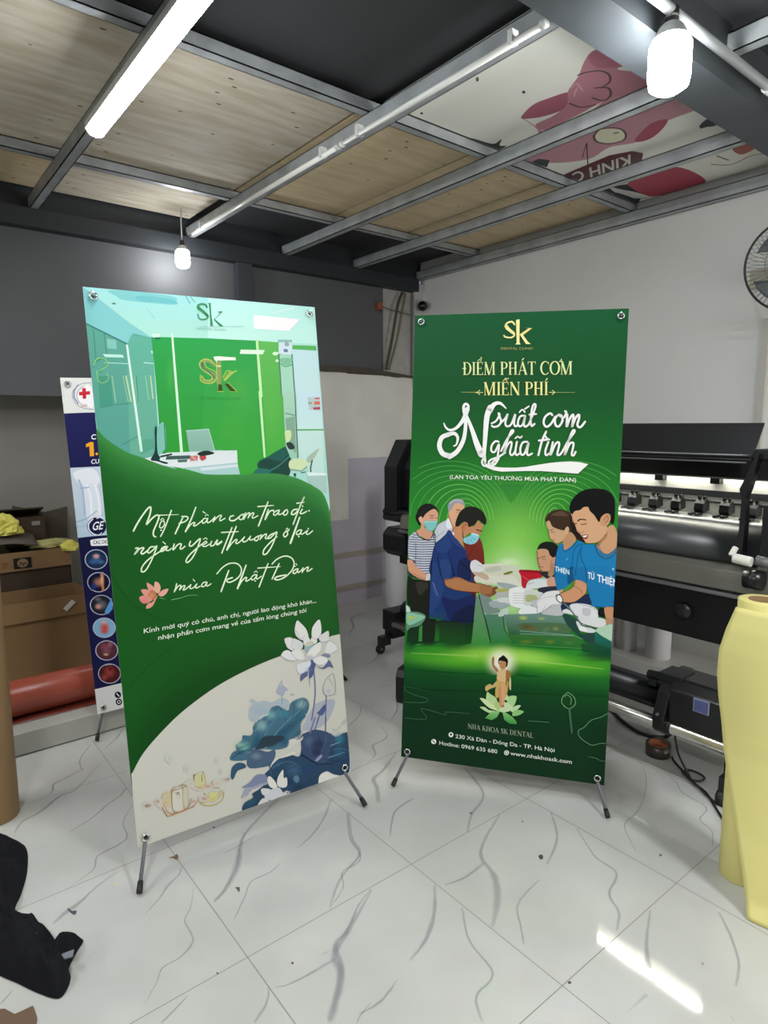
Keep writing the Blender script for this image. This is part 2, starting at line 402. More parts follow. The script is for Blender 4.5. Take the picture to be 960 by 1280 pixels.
PRINT_CLINIC = '''
P #a9dcd0 -801,3602 -67,3613 807,3625 808,3087 803,2480 794,2051 732,2216 688,2256 630,2284 548,2325 411,2366 263,2380 107,2382 -121,2396 -266,2426 -420,2474 -546,2533 -627,2566 -704,2620 -761,2672 -798,2723 -801,3151
G #9fd6d6>#aee0cf -799,3605 -13,3605 -38,3327 -393,3312 -411,3307 -749,3564
G #b4e4dc>#bfe9dd -13,3605 834,3622 822,3327 494,3321 -38,3327
P #7fc3c3 -650,3591 -468,3600 -248,3587 -229,3558 -235,3536 -373,3533 -563,3539 -609,3560
P #6fb9bd -470,3574 -370,3577 -250,3565 -237,3540 -339,3541 -448,3540 -488,3554
s 5.8 #9fdcd8 -610,3552 -525,3508 -237,3518
p #4a6a62 -641,3514 -625,3517 -610,3510 -630,3505
s 4.3 #88c8c0 -427,3495 -382,3434
s 8.1 #6fb0a8 -164,3597 -141,3552
s 9.0 #79b8b0 -132,3597 -108,3564
G #7fc0c4>#86cbc9 -799,3600 -749,3564 -544,3397 -411,3307 -414,3268 -557,3253 -805,3372
G #5fa592>#58a296 -806,3380 -557,3253 -525,3331 -411,3307 -434,3008 -450,2686 -444,2467 -431,2325 -599,2328 -640,2426 -792,2678 -812,3002
s 10.0 #3f7f78 -805,3376 -556,3254
G #63b09a>#6cae96 -538,3321 -411,3303 -431,2519 -599,2328 -627,2391 -573,3252
s 4.0 #3f8076 -762,3342 -764,3152
s 4.1 #3f8076 -702,3321 -698,3188
p #84c4b8 -689,3288 -634,3283 -636,3224 -691,3228
p #bfe8dc -722,3191 -603,3191 -596,3173 -708,3172
s 5.8 #a8dccc -711,3137 -575,3135
s 6.0 #bfe8dc -476,3145 -375,3138
p #aee2d2 -427,3224 -376,3226 -348,3205 -424,3205
s 7.3 #3d8a66 -747,3078 -705,3121 -698,3154 -732,3162 -777,3135 -783,3110
S 5.7 #8fce70 -747,3086 -701,3121 -709,3158 -755,3161 -782,3118
s 6.5 #8fce70 -766,3086 -764,3020 -709,3029 -705,3071
G #4c9a80>#4a9a84 -761,3053 -687,3054 -688,2870 -768,2853
S 5.7 #84c070 -767,3036 -750,3011 -714,3020 -695,3054
s 3.3 #3a7c70 -764,2857 -692,2870
s 6.6 #9cc8a0 -679,3055 -672,2886
s 6.7 #8fc0a0 -613,3056 -597,2895
s 10 #b9d8a8 -595,3056 -579,2895
s 5.0 #8fbf9f -542,3058 -540,2895
s 5.1 #3f8f70 -533,3058 -536,2895
s 7.7 #8fc4a0 -475,3059 -468,2904
s 7.7 #c0dca0 -443,3060 -440,2912
s 3.3 #3a7c70 -680,2874 -582,2882
s 4.2 #3f8a70 -663,2615 -535,2680
s 6.0 #63b09a -544,2576 -512,2653 -455,2677
p #5aa58c -550,2550 -529,2645 -462,2651 -459,2590
s 12>17 #d8f6e6 -571,3252 -544,2576
G #2fa04e>#2f9a2f -415,3314 -38,3324 -176,2394 -323,2440 -412,2498 -416,2746 -412,3008 -414,3216
G #2f9e4e>#3aa335 -38,3324 322,3326 318,2375 -176,2394
G #62b558>#45ab3c 322,3326 488,3323 505,3080 488,2671 449,2367 318,2375
b 158,2961 180,1 -22,-253 #58b04855
b 373,2790 88,-1 -25,-289 #6abc4a44
b -315,3062 42,1 -14,-159 #58b85a55
b 78,2709 165,-4 -17,-190 #48a83866
p #cfeee0 -409,3333 -357,3338 -359,3316 -406,3310
s 8.6 #2a5a50 -403,3305 -360,3305
p #3a9a60 -415,3307 -393,3312 -401,3277 -414,3272
s 13>20 #d2f7d6 -279,3340 -288,2454
s 9.4>9.4 #c8efb8 -811,3640 -810,3639
s 17>22 #c4f2ae 316,3331 314,2933
s 20>16 #c4f0b0 306,2962 302,2498
p #f1ecec 306,3507 671,3501 571,3410 302,3410
s 8.2 #d6ece8 450,3529 624,3581
s 3.8 #9cc8b8 -87,3399 229,3422
G #bfdde0>#c5e2e2 589,3311 789,3314 794,2936 583,2935
p #55b05a 589,3308 785,3311 789,3276 586,3277
p #8fb8b4 481,3342 592,3347 591,3328 477,3324
p #cfdfe6 484,3321 593,3326 583,3238 475,3241
e 547,3312 19,1 -1,-16 #93aab0
p #6a7a98 517,3276 549,3277 552,3254 518,3255
G #a8d4bc>#a5d6bc 482,3234 582,3233 580,2935 471,2934
s 8.1 #4a7060 478,3234 473,2934
s 8.2 #4a6c68 581,3238 580,2935
P #7fbe98 484,3205 580,3209 555,3161 502,3162
S 7.1 #4fa868 486,3167 522,3148 576,3165
e 451,3240 23,1 -1,-13 #d4f2c8
e 460,3189 13,0 -1,-10 #d4f2c8
p #dcf6d8 190,3258 370,3262 352,3231 180,3228
p #c9f4c0 -12,3201 141,3202 149,3184 33,3175 -4,3178
S 28 #8aa060 -10,3144 -38,3168 -75,3172 -98,3139 -76,3104 -27,3078 -16,3051 -41,3027 -92,3031 -106,3058
S 19 #5c7a5a -92,3153 -89,3117 -45,3086 -22,3060
S 5.5 #b8d45a -10,3140 -28,3171 -74,3181 -110,3159 -107,3121 -63,3090 -33,3064 -45,3041 -86,3040 -107,3067
S 5.6 #a8cc50 -80,3167 -65,3127 -11,3101 0,3065 -23,3028 -75,3018 -114,3035 -113,3076
p #8c9a5c 9,3172 40,3173 26,2969 -2,2968
p #c8dc9a 4,3143 37,3144 36,3132 5,3131
p #3a4a10 7,3012 30,3012 34,2969 -1,2968
s 6.5>3.7 #a8cc50 4,3170 0,3014
p #8fb04a 40,3047 88,3103 142,3107 58,3034
s 5.7 #b4d868 52,3038 102,3090 147,3109
s 4.7 #b4d868 42,3061 74,3108 103,3106
p #34420f 50,3017 76,3018 129,2965 91,2965
s 4.7 #b4cc50 -3,2962 38,2962
s 4.8 #b4cc50 90,2962 136,2963 77,3025
p #e8f8e0 -12,3201 31,3205 148,3200 144,3181 33,3178 -5,3174
s 6.5 #e8f8e0 6,3167 14,3179
t|SK DENTAL CLINIC|-135,2906|163,2902|2,23|#24803488|L
S 14>9.2 #47905f -29,3536 -36,3551 -64,3553 -88,3541 -88,3519 -48,3499 -24,3478 -37,3457 -68,3449 -88,3458 -94,3483
S 20 #3f8a55 -87,3529 -58,3506 -29,3478
p #3f8a5f -22,3563 2,3567 -1,3495 4,3414 12,3412 -15,3409 -12,3484 -12,3558
p #3f8a5f 74,3512 82,3514 21,3458 78,3413 54,3409 13,3454
p #3f8a5f 47,3511 82,3516 73,3508 51,3501
t|DENTAL CLINIC|-111,3378|97,3381|1,16|#5d9a7caa|L
G #93bcae>#83b09c -244,2697 -89,2706 -60,2556 -235,2553
s 5.5 #b8dcd0 -244,2697 -89,2706 -60,2556
s 7.5 #9cc8b8 -51,2556 -3,2554
G #d8e4e2>#e2e6ea -532,2524 -376,2556 -51,2556 99,2552 96,2456 74,2453 -298,2450 -418,2474
G #aaccc8>#a8d0cc -298,2450 95,2466 107,2380 -121,2390
p #d5dfe6 -172,2443 94,2456 97,2437 -165,2422
P #183c3c -491,2515 -460,2573 -448,2712 -434,2721 -443,2572 -430,2527 -432,2508 -382,2490 -400,2482 -450,2502
P #7ec0b0 -443,2572 -431,2712 -384,2755 -383,2622 -391,2583 -433,2545
s 5.2 #3a6c64 -384,2753 -389,2583
s 12 #1f3c38 -425,2532 -355,2544
p #3c5c58 -386,2534 -232,2532 -234,2508 -397,2510
p #4c6c68 -319,2506 -252,2506 -259,2488 -316,2488
p #c87870 -233,2527 -178,2529 -186,2493 -236,2493
s 5.4 #e8c8c0 -219,2522 -195,2497
P #c04848 -169,2524 -132,2530 -125,2504 -158,2492
P #20302c -181,2543 -125,2559 -75,2548 -71,2534 -156,2524
P #1f5a50 254,2467 318,2493 405,2537 481,2564 514,2513 502,2435 478,2350 389,2355 250,2419
P #174438 258,2457 327,2483 419,2459 486,2504 501,2494 473,2350 268,2390
S 8.2 #3f8078 308,2387 394,2421 473,2476 508,2504
P #2a6c60 212,2393 250,2417 340,2400 318,2375 216,2379
G #a8d0b8>#9cc8b0 484,2963 580,2964 558,2482 505,2474 471,2574
p #84a890 488,2769 565,2787 552,2511 492,2573
P #283c38 478,2588 521,2592 544,2551 500,2543
P #d0e0a8 474,2671 523,2680 518,2621 484,2598
s 8.3 #507468 580,2964 562,2481
s 6.2 #4a8070 492,2808 565,2792
G #c2dfe6>#c8e4e2 591,2964 796,2966 791,2684 575,2684
G #c4e2dc>#bfe0d8 575,2679 791,2679 769,2319 723,2322 649,2367 570,2471
s 11 #5aa860 575,2684 791,2680
p #b8c8c8 681,2925 787,2928 781,2825 684,2831
p #d86868 742,2923 781,2924 780,2910 741,2910
p #d87060 734,2895 782,2895 780,2870 732,2870
p #b04868 719,2850 781,2853 779,2833 723,2833
p #88a890 683,2890 717,2890 715,2873 684,2874
P #cfe0b0 493,2455 548,2472 634,2448 625,2408 584,2381 493,2401
s 10 #8ca890 493,2396 584,2379 630,2408
P #a8bca8 634,2448 642,2478 737,2539 729,2514 678,2446 644,2437
s 11 #384c4c 678,2451 660,2397 660,2366
p #384c48 517,2365 539,2364 536,2339 520,2340
s 6.3 #405450 582,2366 616,2369
p #aac8c0 627,2368 783,2354 781,2196 726,2221 631,2288
p #dfeeec 627,2368 788,2351 787,2333 630,2340
w -819,2754 -798,2723 -761,2672 -704,2620 -627,2566 -546,2533 -420,2474 -266,2426 -121,2396 107,2382 263,2380 411,2366 548,2325 649,2271 732,2216 774,2139 793,2039 794,1897
b -422,749 623,492 279,-366 #0e3a12cc
b 163,975 554,85 82,-268 #0f3a14aa
P #c9c8bd -795,480 -786,501 -705,612 -559,733 -412,827 -196,925 28,989 262,1031 506,1047 844,1071 909,564 887,-15 -62,-23 -803,-62 -802,200
b -223,1871 584,-74 -44,-491 #1c6a2033
S 11>9.4 #dff2d0 -640,2061 -616,2101 -577,2154 -536,2200 -519,2202 -529,2156 -556,2095 -522,2127 -489,2149 -472,2140 -490,2095 -515,2048 -518,2019 -505,2007
S 7.6 #dff2d0 -444,2108 -462,2103 -475,2072 -462,2062 -442,2083 -444,2105
s 6.4 #dff2d0 -464,2115 -451,2126 -442,2115
e -467,2047 6,-1 0,-5 #dff2d0
S 8.9>7.7 #dff2d0 -389,2172 -415,2116 -445,2054 -474,2007
s 7.8>3.2 #dff2d0 -482,2148 -345,2140
S 9.1>10 #dff2d0 -318,2118 -348,2066 -378,2014
S 8.5>8.5 #dff2d0 -325,2126 -289,2120 -287,2104 -310,2088 -347,2080
S 8.5>11 #dff2d0 -225,2179 -256,2115 -283,2066 -309,2021
S 7.9>7.9 #dff2d0 -307,2023 -280,2055 -253,2076 -241,2073 -252,2056 -240,2053 -217,2066 -189,2085
S 8.0>8.0 #dff2d0 -160,2096 -177,2096 -190,2078 -185,2065 -167,2073 -150,2096
S 8.1>8.1 #dff2d0 -150,2096 -157,2076 -151,2065 -129,2075 -105,2095
s 6.0 #dff2d0 -166,2113 -156,2124 -145,2115
s 6.7 #dff2d0 -180,2145 -164,2132
S 8.1>8.1 #dff2d0 -100,2102 -108,2082 -116,2067
S 8.2>7.5 #dff2d0 -115,2070 -84,2097 -60,2108 -54,2102 -67,2082 -63,2070 -29,2084
S 10.0>9.3 #dff2d0 -636,1948 -620,1946 -647,1910 -613,1941 -586,1945 -606,1916 -593,1907 -557,1931
S 8.8>8.8 #dff2d0 -518,1944 -545,1944 -565,1917 -555,1908 -526,1927 -504,1946 -542,1864 -586,1799 -613,1792 -607,1823 -562,1867 -483,1911 -449,1935
S 8.3>8.3 #dff2d0 -445,1939 -470,1931 -483,1908 -461,1912 -434,1937 -447,1913 -430,1909 -411,1920
s 6.4 #dff2d0 -463,1970 -447,1953
S 9.1>8.5 #dff2d0 -391,1947 -402,1908 -367,1940 -345,1941 -355,1913 -344,1908 -321,1923
S 9.3>9.3 #dff2d0 -282,1952 -292,1927 -274,1921 -226,1957 -215,1955 -248,1885 -281,1837 -313,1812 -323,1824 -302,1855 -254,1893 -207,1924
S 8.0>8.0 #dff2d0 -200,1918 -173,1928 -179,1940 -199,1927 -201,1909 -179,1906 -155,1918
s 6.0 #dff2d0 -193,1956 -177,1964 -167,1953
S 8.9>8.9 #dff2d0 -138,1935 -148,1906 -125,1907 -96,1941 -106,1912 -95,1907 -66,1923
S 10>10 #dff2d0 33,2097 9,2091 3,2069 34,2062 75,2085
S 8.4>8.4 #dff2d0 97,2100 76,2087 73,2069 89,2063 105,2080 100,2099 114,2097
S 8.5>8.5 #dff2d0 123,2109 113,2083 105,2063
S 8.5>8.5 #dff2d0 106,2066 130,2096 147,2106 151,2098 137,2069
S 8.6>7.9 #dff2d0 138,2072 162,2096 179,2103 182,2094 169,2075 176,2065 212,2079
s 9.5>5.9 #dff2d0 218,2144 339,2142
s 10>12 #dff2d0 298,2171 210,2005
S 10>10 #dff2d0 295,2115 263,2043 302,2098 332,2107 335,2099
S 8.8>8.8 #dff2d0 382,2103 357,2101 336,2086 335,2072 354,2073 381,2101
S 8.9>8.9 #dff2d0 381,2101 371,2079 379,2071 403,2078 429,2096
S 9.0>9.0 #dff2d0 437,2102 417,2091 411,2069 426,2063 445,2080 442,2100 435,2102
S 11>11 #dff2d0 521,2098 490,2093 474,2066 500,2064 539,2101 550,2124 591,2186 544,2108 507,2039 481,1989
s 11>6.1 #dff2d0 525,2142 585,2144
S 9.9>9.9 #dff2d0 565,2094 545,2066 567,2062 599,2075
e 570,2116 6,-1 0,-6 #dff2d0
e 619,2077 7,-1 -1,-6 #dff2d0
S 8.9>8.9 #dff2d0 -114,1926 -96,1913 -68,1928
s 9.6>10 #dff2d0 14,2014 -74,1845
s 9.1>6.3 #dff2d0 -63,1988 58,1981
s 9.7>14 #dff2d0 46,2019 -35,1863
S 8.4>8.4 #dff2d0 -34,1862 0,1901 32,1926 43,1923 32,1905 41,1898 68,1912 100,1939
S 8.5>8.5 #dff2d0 100,1939 85,1918 90,1903 116,1911 145,1939
S 8.6>8.6 #dff2d0 145,1939 136,1920 143,1910 174,1918
S 8.6>8.6 #dff2d0 197,1932 176,1921 173,1906 188,1901 204,1918 199,1932 212,1934 227,1936
S 8.7>8.7 #dff2d0 229,1940 221,1922 213,1906
S 8.7>8.7 #dff2d0 215,1909 241,1933 261,1942 265,1933 254,1916 260,1907 277,1911
S 10>10 #dff2d0 330,1941 300,1933 273,1912 293,1909 347,1947 306,1860 259,1803 229,1797 236,1829 282,1871 344,1912
S 9.7>9.7 #dff2d0 420,1947 397,1922 408,1903 431,1922 424,1943 438,1945 445,1957
s 7.5 #dff2d0 422,1961 435,1967 430,1954
s 11>17 #dff2d0 538,2036 447,1853
S 9.1>9.1 #dff2d0 547,1939 522,1940 502,1924 505,1910 525,1912 547,1937
S 9.2>9.2 #dff2d0 547,1937 536,1918 544,1908 568,1917 596,1932 583,1915 587,1902 607,1906 636,1924
e 518,1894 7,-1 0,-6 #dff2d0
e 601,1944 6,-1 0,-6 #dff2d0
S 9.1>7.8 #dff2d0 -399,1680 -408,1653 -420,1627
S 7.8>7.8 #dff2d0 -417,1631 -392,1660 -375,1666 -373,1658 -384,1635
S 7.8>7.8 #dff2d0 -382,1637 -360,1657 -346,1658 -350,1648 -360,1632 -347,1632 -324,1646 -305,1659
S 8.0>8.0 #dff2d0 -305,1659 -314,1642 -309,1632 -288,1637 -264,1659 -276,1638 -269,1630 -244,1639
s 5.9 #dff2d0 -288,1693 -277,1677
S 8.0>8.0 #dff2d0 -195,1659 -215,1661 -232,1648 -231,1633 -214,1635 -195,1657
S 8.1>7.4 #dff2d0 -195,1657 -201,1640 -194,1632 -168,1644
S 8.4>9.9 #dff2d0 -122,1706 -77,1745 -28,1765 26,1758 55,1723 48,1681 17,1651 -32,1634 -55,1643 -49,1657 -14,1663
s 10>12 #dff2d0 -36,1717 -103,1579
s 9.8>15 #dff2d0 93,1737 17,1583
S 8.5>8.5 #dff2d0 21,1587 51,1627 79,1650 90,1646 81,1629 91,1623 119,1637
S 8.6>8.6 #dff2d0 167,1657 145,1659 125,1644 126,1628 144,1629 168,1655
S 8.6>7.9 #dff2d0 168,1655 161,1636 168,1627 201,1642
s 6.4 #dff2d0 148,1677 164,1686 173,1673
e 151,1615 6,-1 0,-5 #dff2d0
s 9.4>11 #dff2d0 259,1726 176,1568
s 8.9>5.9 #dff2d0 179,1704 351,1691
s 9.5>11 #dff2d0 344,1714 280,1610
S 9.1>11 #dff2d0 289,1718 330,1748 391,1763 442,1745 463,1702 442,1652 387,1612 334,1597 300,1605 319,1620 388,1624
S 9.1>9.1 #dff2d0 491,1655 469,1653 450,1638 452,1625 471,1627 493,1653
S 9.2>9.2 #dff2d0 493,1653 485,1634 493,1627 517,1640 533,1657 528,1640 521,1623
S 9.3>8.5 #dff2d0 523,1626 550,1649 572,1657 576,1650 563,1632 570,1624 607,1641
s 6.7 #dff2d0 477,1696 485,1683
e 469,1677 5,-1 0,-5 #dff2d0
P #d99a88 -590,1714 -570,1704 -545,1675 -551,1647 -581,1666
P #e0a890 -535,1715 -512,1699 -505,1665 -521,1635 -544,1653 -544,1689
P #d89484 -628,1674 -594,1672 -568,1650 -578,1623 -611,1635
P #b86a58 -564,1663 -535,1637 -552,1597 -586,1602 -591,1632
P #d88a80 -642,1630 -604,1634 -572,1614 -570,1592 -615,1589 -638,1600
P #e0a498 -522,1628 -492,1652 -456,1654 -473,1624 -503,1610
P #d47c74 -640,1611 -600,1598 -581,1584 -622,1583
P #dc9888 -608,1549 -596,1575 -560,1587 -522,1628 -538,1602 -562,1562 -584,1548
b -567,1628 34,-6 -3,-35 #d8a05088
s 3.6>1.4 #7ac07a -517,1605 -483,1589
S 4.4>2.2 #7fbf7f -442,1578 -385,1580 -326,1588 -267,1580
t|Kính mời quý cô chú, anh chị, người lao động khó khăn...|-637,1388|619,1379|3,33|#e4f2dc|N
t|nhận phần cơm mang về của tấm lòng chúng tôi|-551,1327|530,1321|3,33|#e4f2dc|N
P #a6b2ba 15,669 34,713 56,736 34,771 59,773 92,742 142,739 202,713 267,727 318,707 336,664 311,630 237,629 133,637 80,612 30,618
b 96,677 80,-21 -5,-58 #98aab899
P #a8acb8 441,493 516,586 563,615 678,615 711,588 695,539 655,476 593,430 502,424 425,441
P #a2a8b8 246,797 289,857 296,820 335,775 312,766 289,736 268,747 239,774
s 4.1 #6f8098 279,744 278,679
p #c2c6c2 286,849 287,817 276,810
P #a8b0b4 342,735 364,740 384,724 362,720
P #456c80 -139,383 -130,429 -94,447 -101,478 -50,502 -37,533 11,519 38,536 41,574 69,605 122,621 164,629 188,672 241,678 281,648 321,622 347,671 414,689 457,684 490,645 488,593 456,540 408,492 408,430 367,406 312,397 287,353 213,355 111,386 71,398 22,412 -12,374 -34,351
b -35,449 68,-20 -5,-57 #7fb8a8bb
b -72,479 39,-11 -3,-28 #9cc4ac99
b 107,565 60,-17 -5,-58 #8fb8b4cc
b 184,624 61,-17 -4,-49 #7ab0b4bb
b 431,639 59,16 23,-50 #8cacacdd
b 277,609 63,-17 -4,-49 #3c8ca0aa
b 401,545 56,-41 -48,-70 #2e6078cc
b 254,464 94,45 42,-66 #1e4c68cc
b 166,419 112,-4 8,-46 #1c2c38ee
b 145,416 71,-9 3,-30 #1a222aee
b 270,399 63,-18 -5,-59 #24506ccc
b 68,478 60,-17 -5,-58 #245668cc
b 65,439 123,19 14,-40 #1c4050bb
b 331,493 78,37 31,-48 #1f4a62aa
b -67,420 58,-18 -3,-28 #1f4a5caa
s 8.3>3.1 #6a98a4 111,386 225,492 338,562 451,613
s 6.0>3.0 #588c9c 62,410 155,532 280,638
s 5.0>2.0 #2a6478 12,415 82,513
s 5.0>2.0 #2a6478 118,463 97,568
S 7.0>3.0 #24485c -128,399 -37,420 52,404 145,416 254,464 355,517 444,533
S 4.9>2.0 #28506a -94,447 -4,459 78,475
S 5.1>2.0 #7ba0aa 54,541 128,579 215,625 260,653
S 4.1>2.1 #2a5468 260,653 294,554 266,481
S 4.2>2.1 #2a5468 368,666 360,576 310,499
S 4.2>2.1 #2a5468 456,663 415,582 344,510
S 3.9>2.0 #345e70 -38,528 17,473 55,442
b 389,405 49,-32 -27,-50 #1c4056aa
P #46607a -17,365 22,412 71,393 140,362 192,361 165,290 141,257 0,281 -26,329
b 58,362 60,-18 -3,-29 #8a9aa8aa
P #34546c -146,299 -133,333 -93,350 -45,330 -38,299 -98,293 -132,246 -150,257
P #4a6078 -17,365 17,409 71,398 140,357 196,345 153,273 2,296 -27,315
b 47,356 60,-18 -3,-38 #7c8c9caa
P #2c3c48 52,404 238,408 263,441 120,482 75,436
P #2c4660 95,202 145,236 186,288 259,281 313,285 376,255 403,319 421,396 676,322 711,313 783,324 798,288 793,31 742,-7 651,28 590,72 525,42 508,-17 266,-6 270,33 129,0 36,-7 -85,-4 -70,49 -4,66 -6,96 57,115 112,156
P #3c4c6c 408,400 456,417 535,415 655,350 674,302 646,247 590,137 502,165 440,235 402,299
b 472,340 66,-19 -5,-61 #5c6c8caa
b 618,318 57,-16 -4,-51 #3c5270cc
b 520,243 78,-24 -4,-51 #232c48cc
b 720,289 70,-20 -6,-73 #3a7c94cc
b 711,185 70,-21 -5,-62 #2a6080cc
b 204,257 56,13 18,-40 #2e5a7ccc
b 325,169 96,-31 -7,-80 #3f6080cc
b 432,135 87,-28 -4,-50 #28426ccc
b 456,33 66,-22 -3,-30 #23425ecc
b -21,42 54,11 17,-40 #2e5468cc
b 91,153 50,-17 -3,-39 #3a4c6899
b 536,300 101,-30 -5,-61 #222c44bb
b 213,123 94,-31 -4,-49 #203c54aa
b 356,25 94,1 11,-43 #1c3048aa
s 8.9>4.4 #7a98b0 647,257 730,264
s 8.9>4.5 #6a8cac 616,171 758,171
e 340,92 23,-8 -2,-28 #5c7c94
s 11>5.4 #16283c 398,259 523,148 658,111
P #8c98b0 503,185 551,212 567,197 525,173
S 5.2>2.1 #5a7890 160,231 235,248 309,235 369,175
S 5.2>2.1 #16304a 132,150 216,153 272,185 370,185
S 5.3>2.1 #4a6884 430,373 468,299 474,236
S 5.4>2.2 #1c2c48 543,382 558,294 528,209
S 5.4>2.2 #52708c 609,352 591,274 551,212
S 5.5>2.2 #16304a 637,144 705,112 788,108
S 4.4>2.2 #5a7c94 667,219 737,209 793,171
S 5.0>2.0 #1c3a54 -4,6 61,53 126,82
b 275,93 63,-21 -3,-40 #1c3450aa
P #d6d4ca 151,254 186,293 250,294 304,303 342,301 346,285 291,281 217,286
P #cfcfc8 285,334 310,367 307,398 345,397 386,375 421,396 408,369 352,355
P #dcdad0 118,174 139,177 176,120 183,73 137,93 115,140
P #d8d8d2 189,91 195,149 241,195 241,134 265,127 262,67 229,62
P #cfd0cc 61,104 86,105 136,78 127,36 72,60
P #c8cad0 136,78 198,73 226,28 257,7 279,20 272,2 182,2 129,0 81,42
s 10>4.0 #3c5a6c 138,278 147,185
P #9ea0b0 -97,78 -51,151 -13,128 -36,97 10,160 92,163 108,118 13,80 -68,78
P #7c84a0 -80,165 -18,184 35,221 105,199 111,147 49,147 -12,147
P #d0d0c8 26,-4 70,36 118,-6 75,-21
P #e0ded6 513,-27 528,52 590,69 662,19 747,-19 784,-15 774,-49 508,-20
S 8.8>10 #6a7090 553,863 552,722 535,619 501,497
P #4c5880 530,953 574,929 563,889 543,837 514,816 506,860
P #5a6488 437,813 445,860 500,876 501,847 465,827
P #5a6488 571,902 631,874 683,920 711,877 717,851 679,870 630,861
P #8084a0 625,975 687,969 701,941 669,944
s 6.6>2.2 #8088a8 511,831 508,754
P #dcdad6 423,1206 447,1271 479,1244 519,1187 528,1115 468,1121 430,1163
P #dcdcd8 559,1159 575,1205 629,1246 643,1192 634,1130 597,1102 560,1123
P #d4d4d2 613,1113 654,1133 699,1145 703,1109 692,1068 633,1073
P #d8d8d4 335,1151 367,1161 403,1144 405,1085 395,1053 353,1089
P #d2d2d2 402,1141 446,1124 481,1090 461,1045 410,1053
P #dadad8 485,1103 501,1149 530,1129 542,1092 494,1073
P #dadad8 542,1099 577,1141 600,1094 586,1069 556,1075
P #94b0b8 494,1067 556,1075 569,1051 512,1020 494,1031
P #c4c4a8 495,1087 542,1099 572,1082 555,1068 501,1065
P #e0e0da 510,993 529,1031 594,1067 632,1066 624,1011 578,978 530,960
P #dcdcda 298,1039 326,1067 366,1062 399,1017 411,980 353,996 318,1021
P #dcdcd6 379,1042 410,1060 461,1042 486,977 469,963 425,976 391,1012
P #d8dad8 650,998 671,1051 711,1064 748,1028 770,995 735,973 687,969
P #dededa 552,948 608,965 661,946 674,914 641,890 587,905
P #d6d8dc 418,894 414,930 430,947 483,950 529,946 526,912 485,879 438,869
S 2.9 #a4a6b0 423,1206 430,1163 468,1121
S 2.9 #a4a6b0 559,1159 560,1123 597,1102 634,1130
S 3.0 #a4a6b0 613,1113 633,1073 692,1068
S 2.8 #a4a6b0 335,1151 353,1089 395,1053
S 2.9 #a4a6b0 510,993 530,960 578,978 624,1011 632,1066
S 2.9 #a4a6b0 418,894 438,869 485,879 526,912
S 3.0 #9498a8 658,997 679,1056 719,1059 770,995 719,969
S 2.8 #a0a4b4 298,1039 338,996 403,974
S 2.9 #a0a4b4 430,1205 469,1128 501,1149
S 2.8 #a0a4b4 402,1141 390,1088 402,1051
S 2.9 #9498b8 379,1042 419,985 485,963
S 3.0 #9498b8 552,948 595,900 665,902
b 531,974 45,-10 -3,-35 #8088b888
b 508,881 45,-10 -4,-41 #7080b055
S 3.8 #9096a8 713,812 655,782 618,720 622,669 675,644 716,659 726,722 717,804
s 3.0 #9096a8 671,779 713,711
s 3.0 #9096a8 652,650 739,639
b 662,680 39,-10 -3,-35 #9098b877
s 6.7>6.7 #5a608c 640,650 616,465
P #505c88 551,537 572,553 623,589 623,546 592,511
s 5.9>4.4 #5a648c 573,517 547,484
s 11>11 #70789c 532,509 478,405
s 6.4>6.4 #50587c 572,519 517,410
s 7.6>7.6 #50587c 621,485 609,373
P #b8b8b4 670,388 715,364 786,430 789,397 741,389 691,355
b -549,525 30,-9 -3,-31 #a8aca655
b -446,420 19,-6 -2,-24 #9c9e9a66
b -219,328 12,-4 -1,-16 #8c949877
b -237,413 20,-6 -1,-16 #a0a29e55
b -713,256 36,-9 0,-22 #9c7058dd
b -724,256 14,-5 -1,-11 #7c584acc
b -652,263 20,-7 -2,-19 #a87858cc
P #c8bc98 -620,292 -603,306 -566,294 -560,231 -595,227 -620,252
b -596,219 63,-41 -13,-34 #c8a06877
P #c0a888 -557,311 -510,319 -456,305 -451,193 -471,143 -526,142 -562,175
P #cfccbc -547,295 -485,299 -489,158 -525,150 -558,174
P #c4c0a8 -480,301 -457,298 -455,194 -478,154
S 4.7 #8c6c58 -558,303 -562,183 -526,146 -454,161 -434,204
s 3.9 #4c4440 -556,301 -480,301 -456,305
s 3.1 #5c5448 -510,315 -486,323 -456,308
s 3.9 #8c7c68 -485,295 -492,158
s 4.7 #4c4848 -533,282 -510,275
s 4.7 #4c4848 -530,265 -514,272 -508,258
s 2.4 #6c6860 -520,246 -505,242
S 6.3 #b88050 -627,214 -602,149 -588,140 -526,142 -455,146 -423,151 -387,188
S 4.6 #b88c58 -617,235 -586,159 -526,142
b -420,183 28,7 10,-25 #b0704c99
s 4.8 #8c7058 -404,362 -400,274
s 4.8 #605850 -400,361 -340,362
P #c8c498 -396,355 -340,358 -332,268 -396,273
s 4.9 #bca860 -336,357 -328,263
s 4.8 #6c6458 -349,348 -352,300
b -365,259 55,-18 -2,-18 #c09858aa
b -432,310 39,-13 -2,-24 #c8ac7c77
b -348,178 40,-14 -2,-24 #a87058aa
P #c8c890 -313,204 -280,201 -249,186 -261,144 -310,145
S 5.7 #c0a850 -381,169 -360,137 -297,111 -229,125 -208,177
S 4.9 #c8b460 -375,150 -326,150 -261,144 -215,188
S 4.9 #c8b050 -345,215 -293,155 -231,193
b -317,255 46,-24 -5,-16 #b87850aa
b -251,254 36,-12 -3,-28 #c8a47c88
s 4.1 #a88468 -282,277 -278,234 -238,216
b -175,259 37,-5 1,-14 #8c5444cc
'''
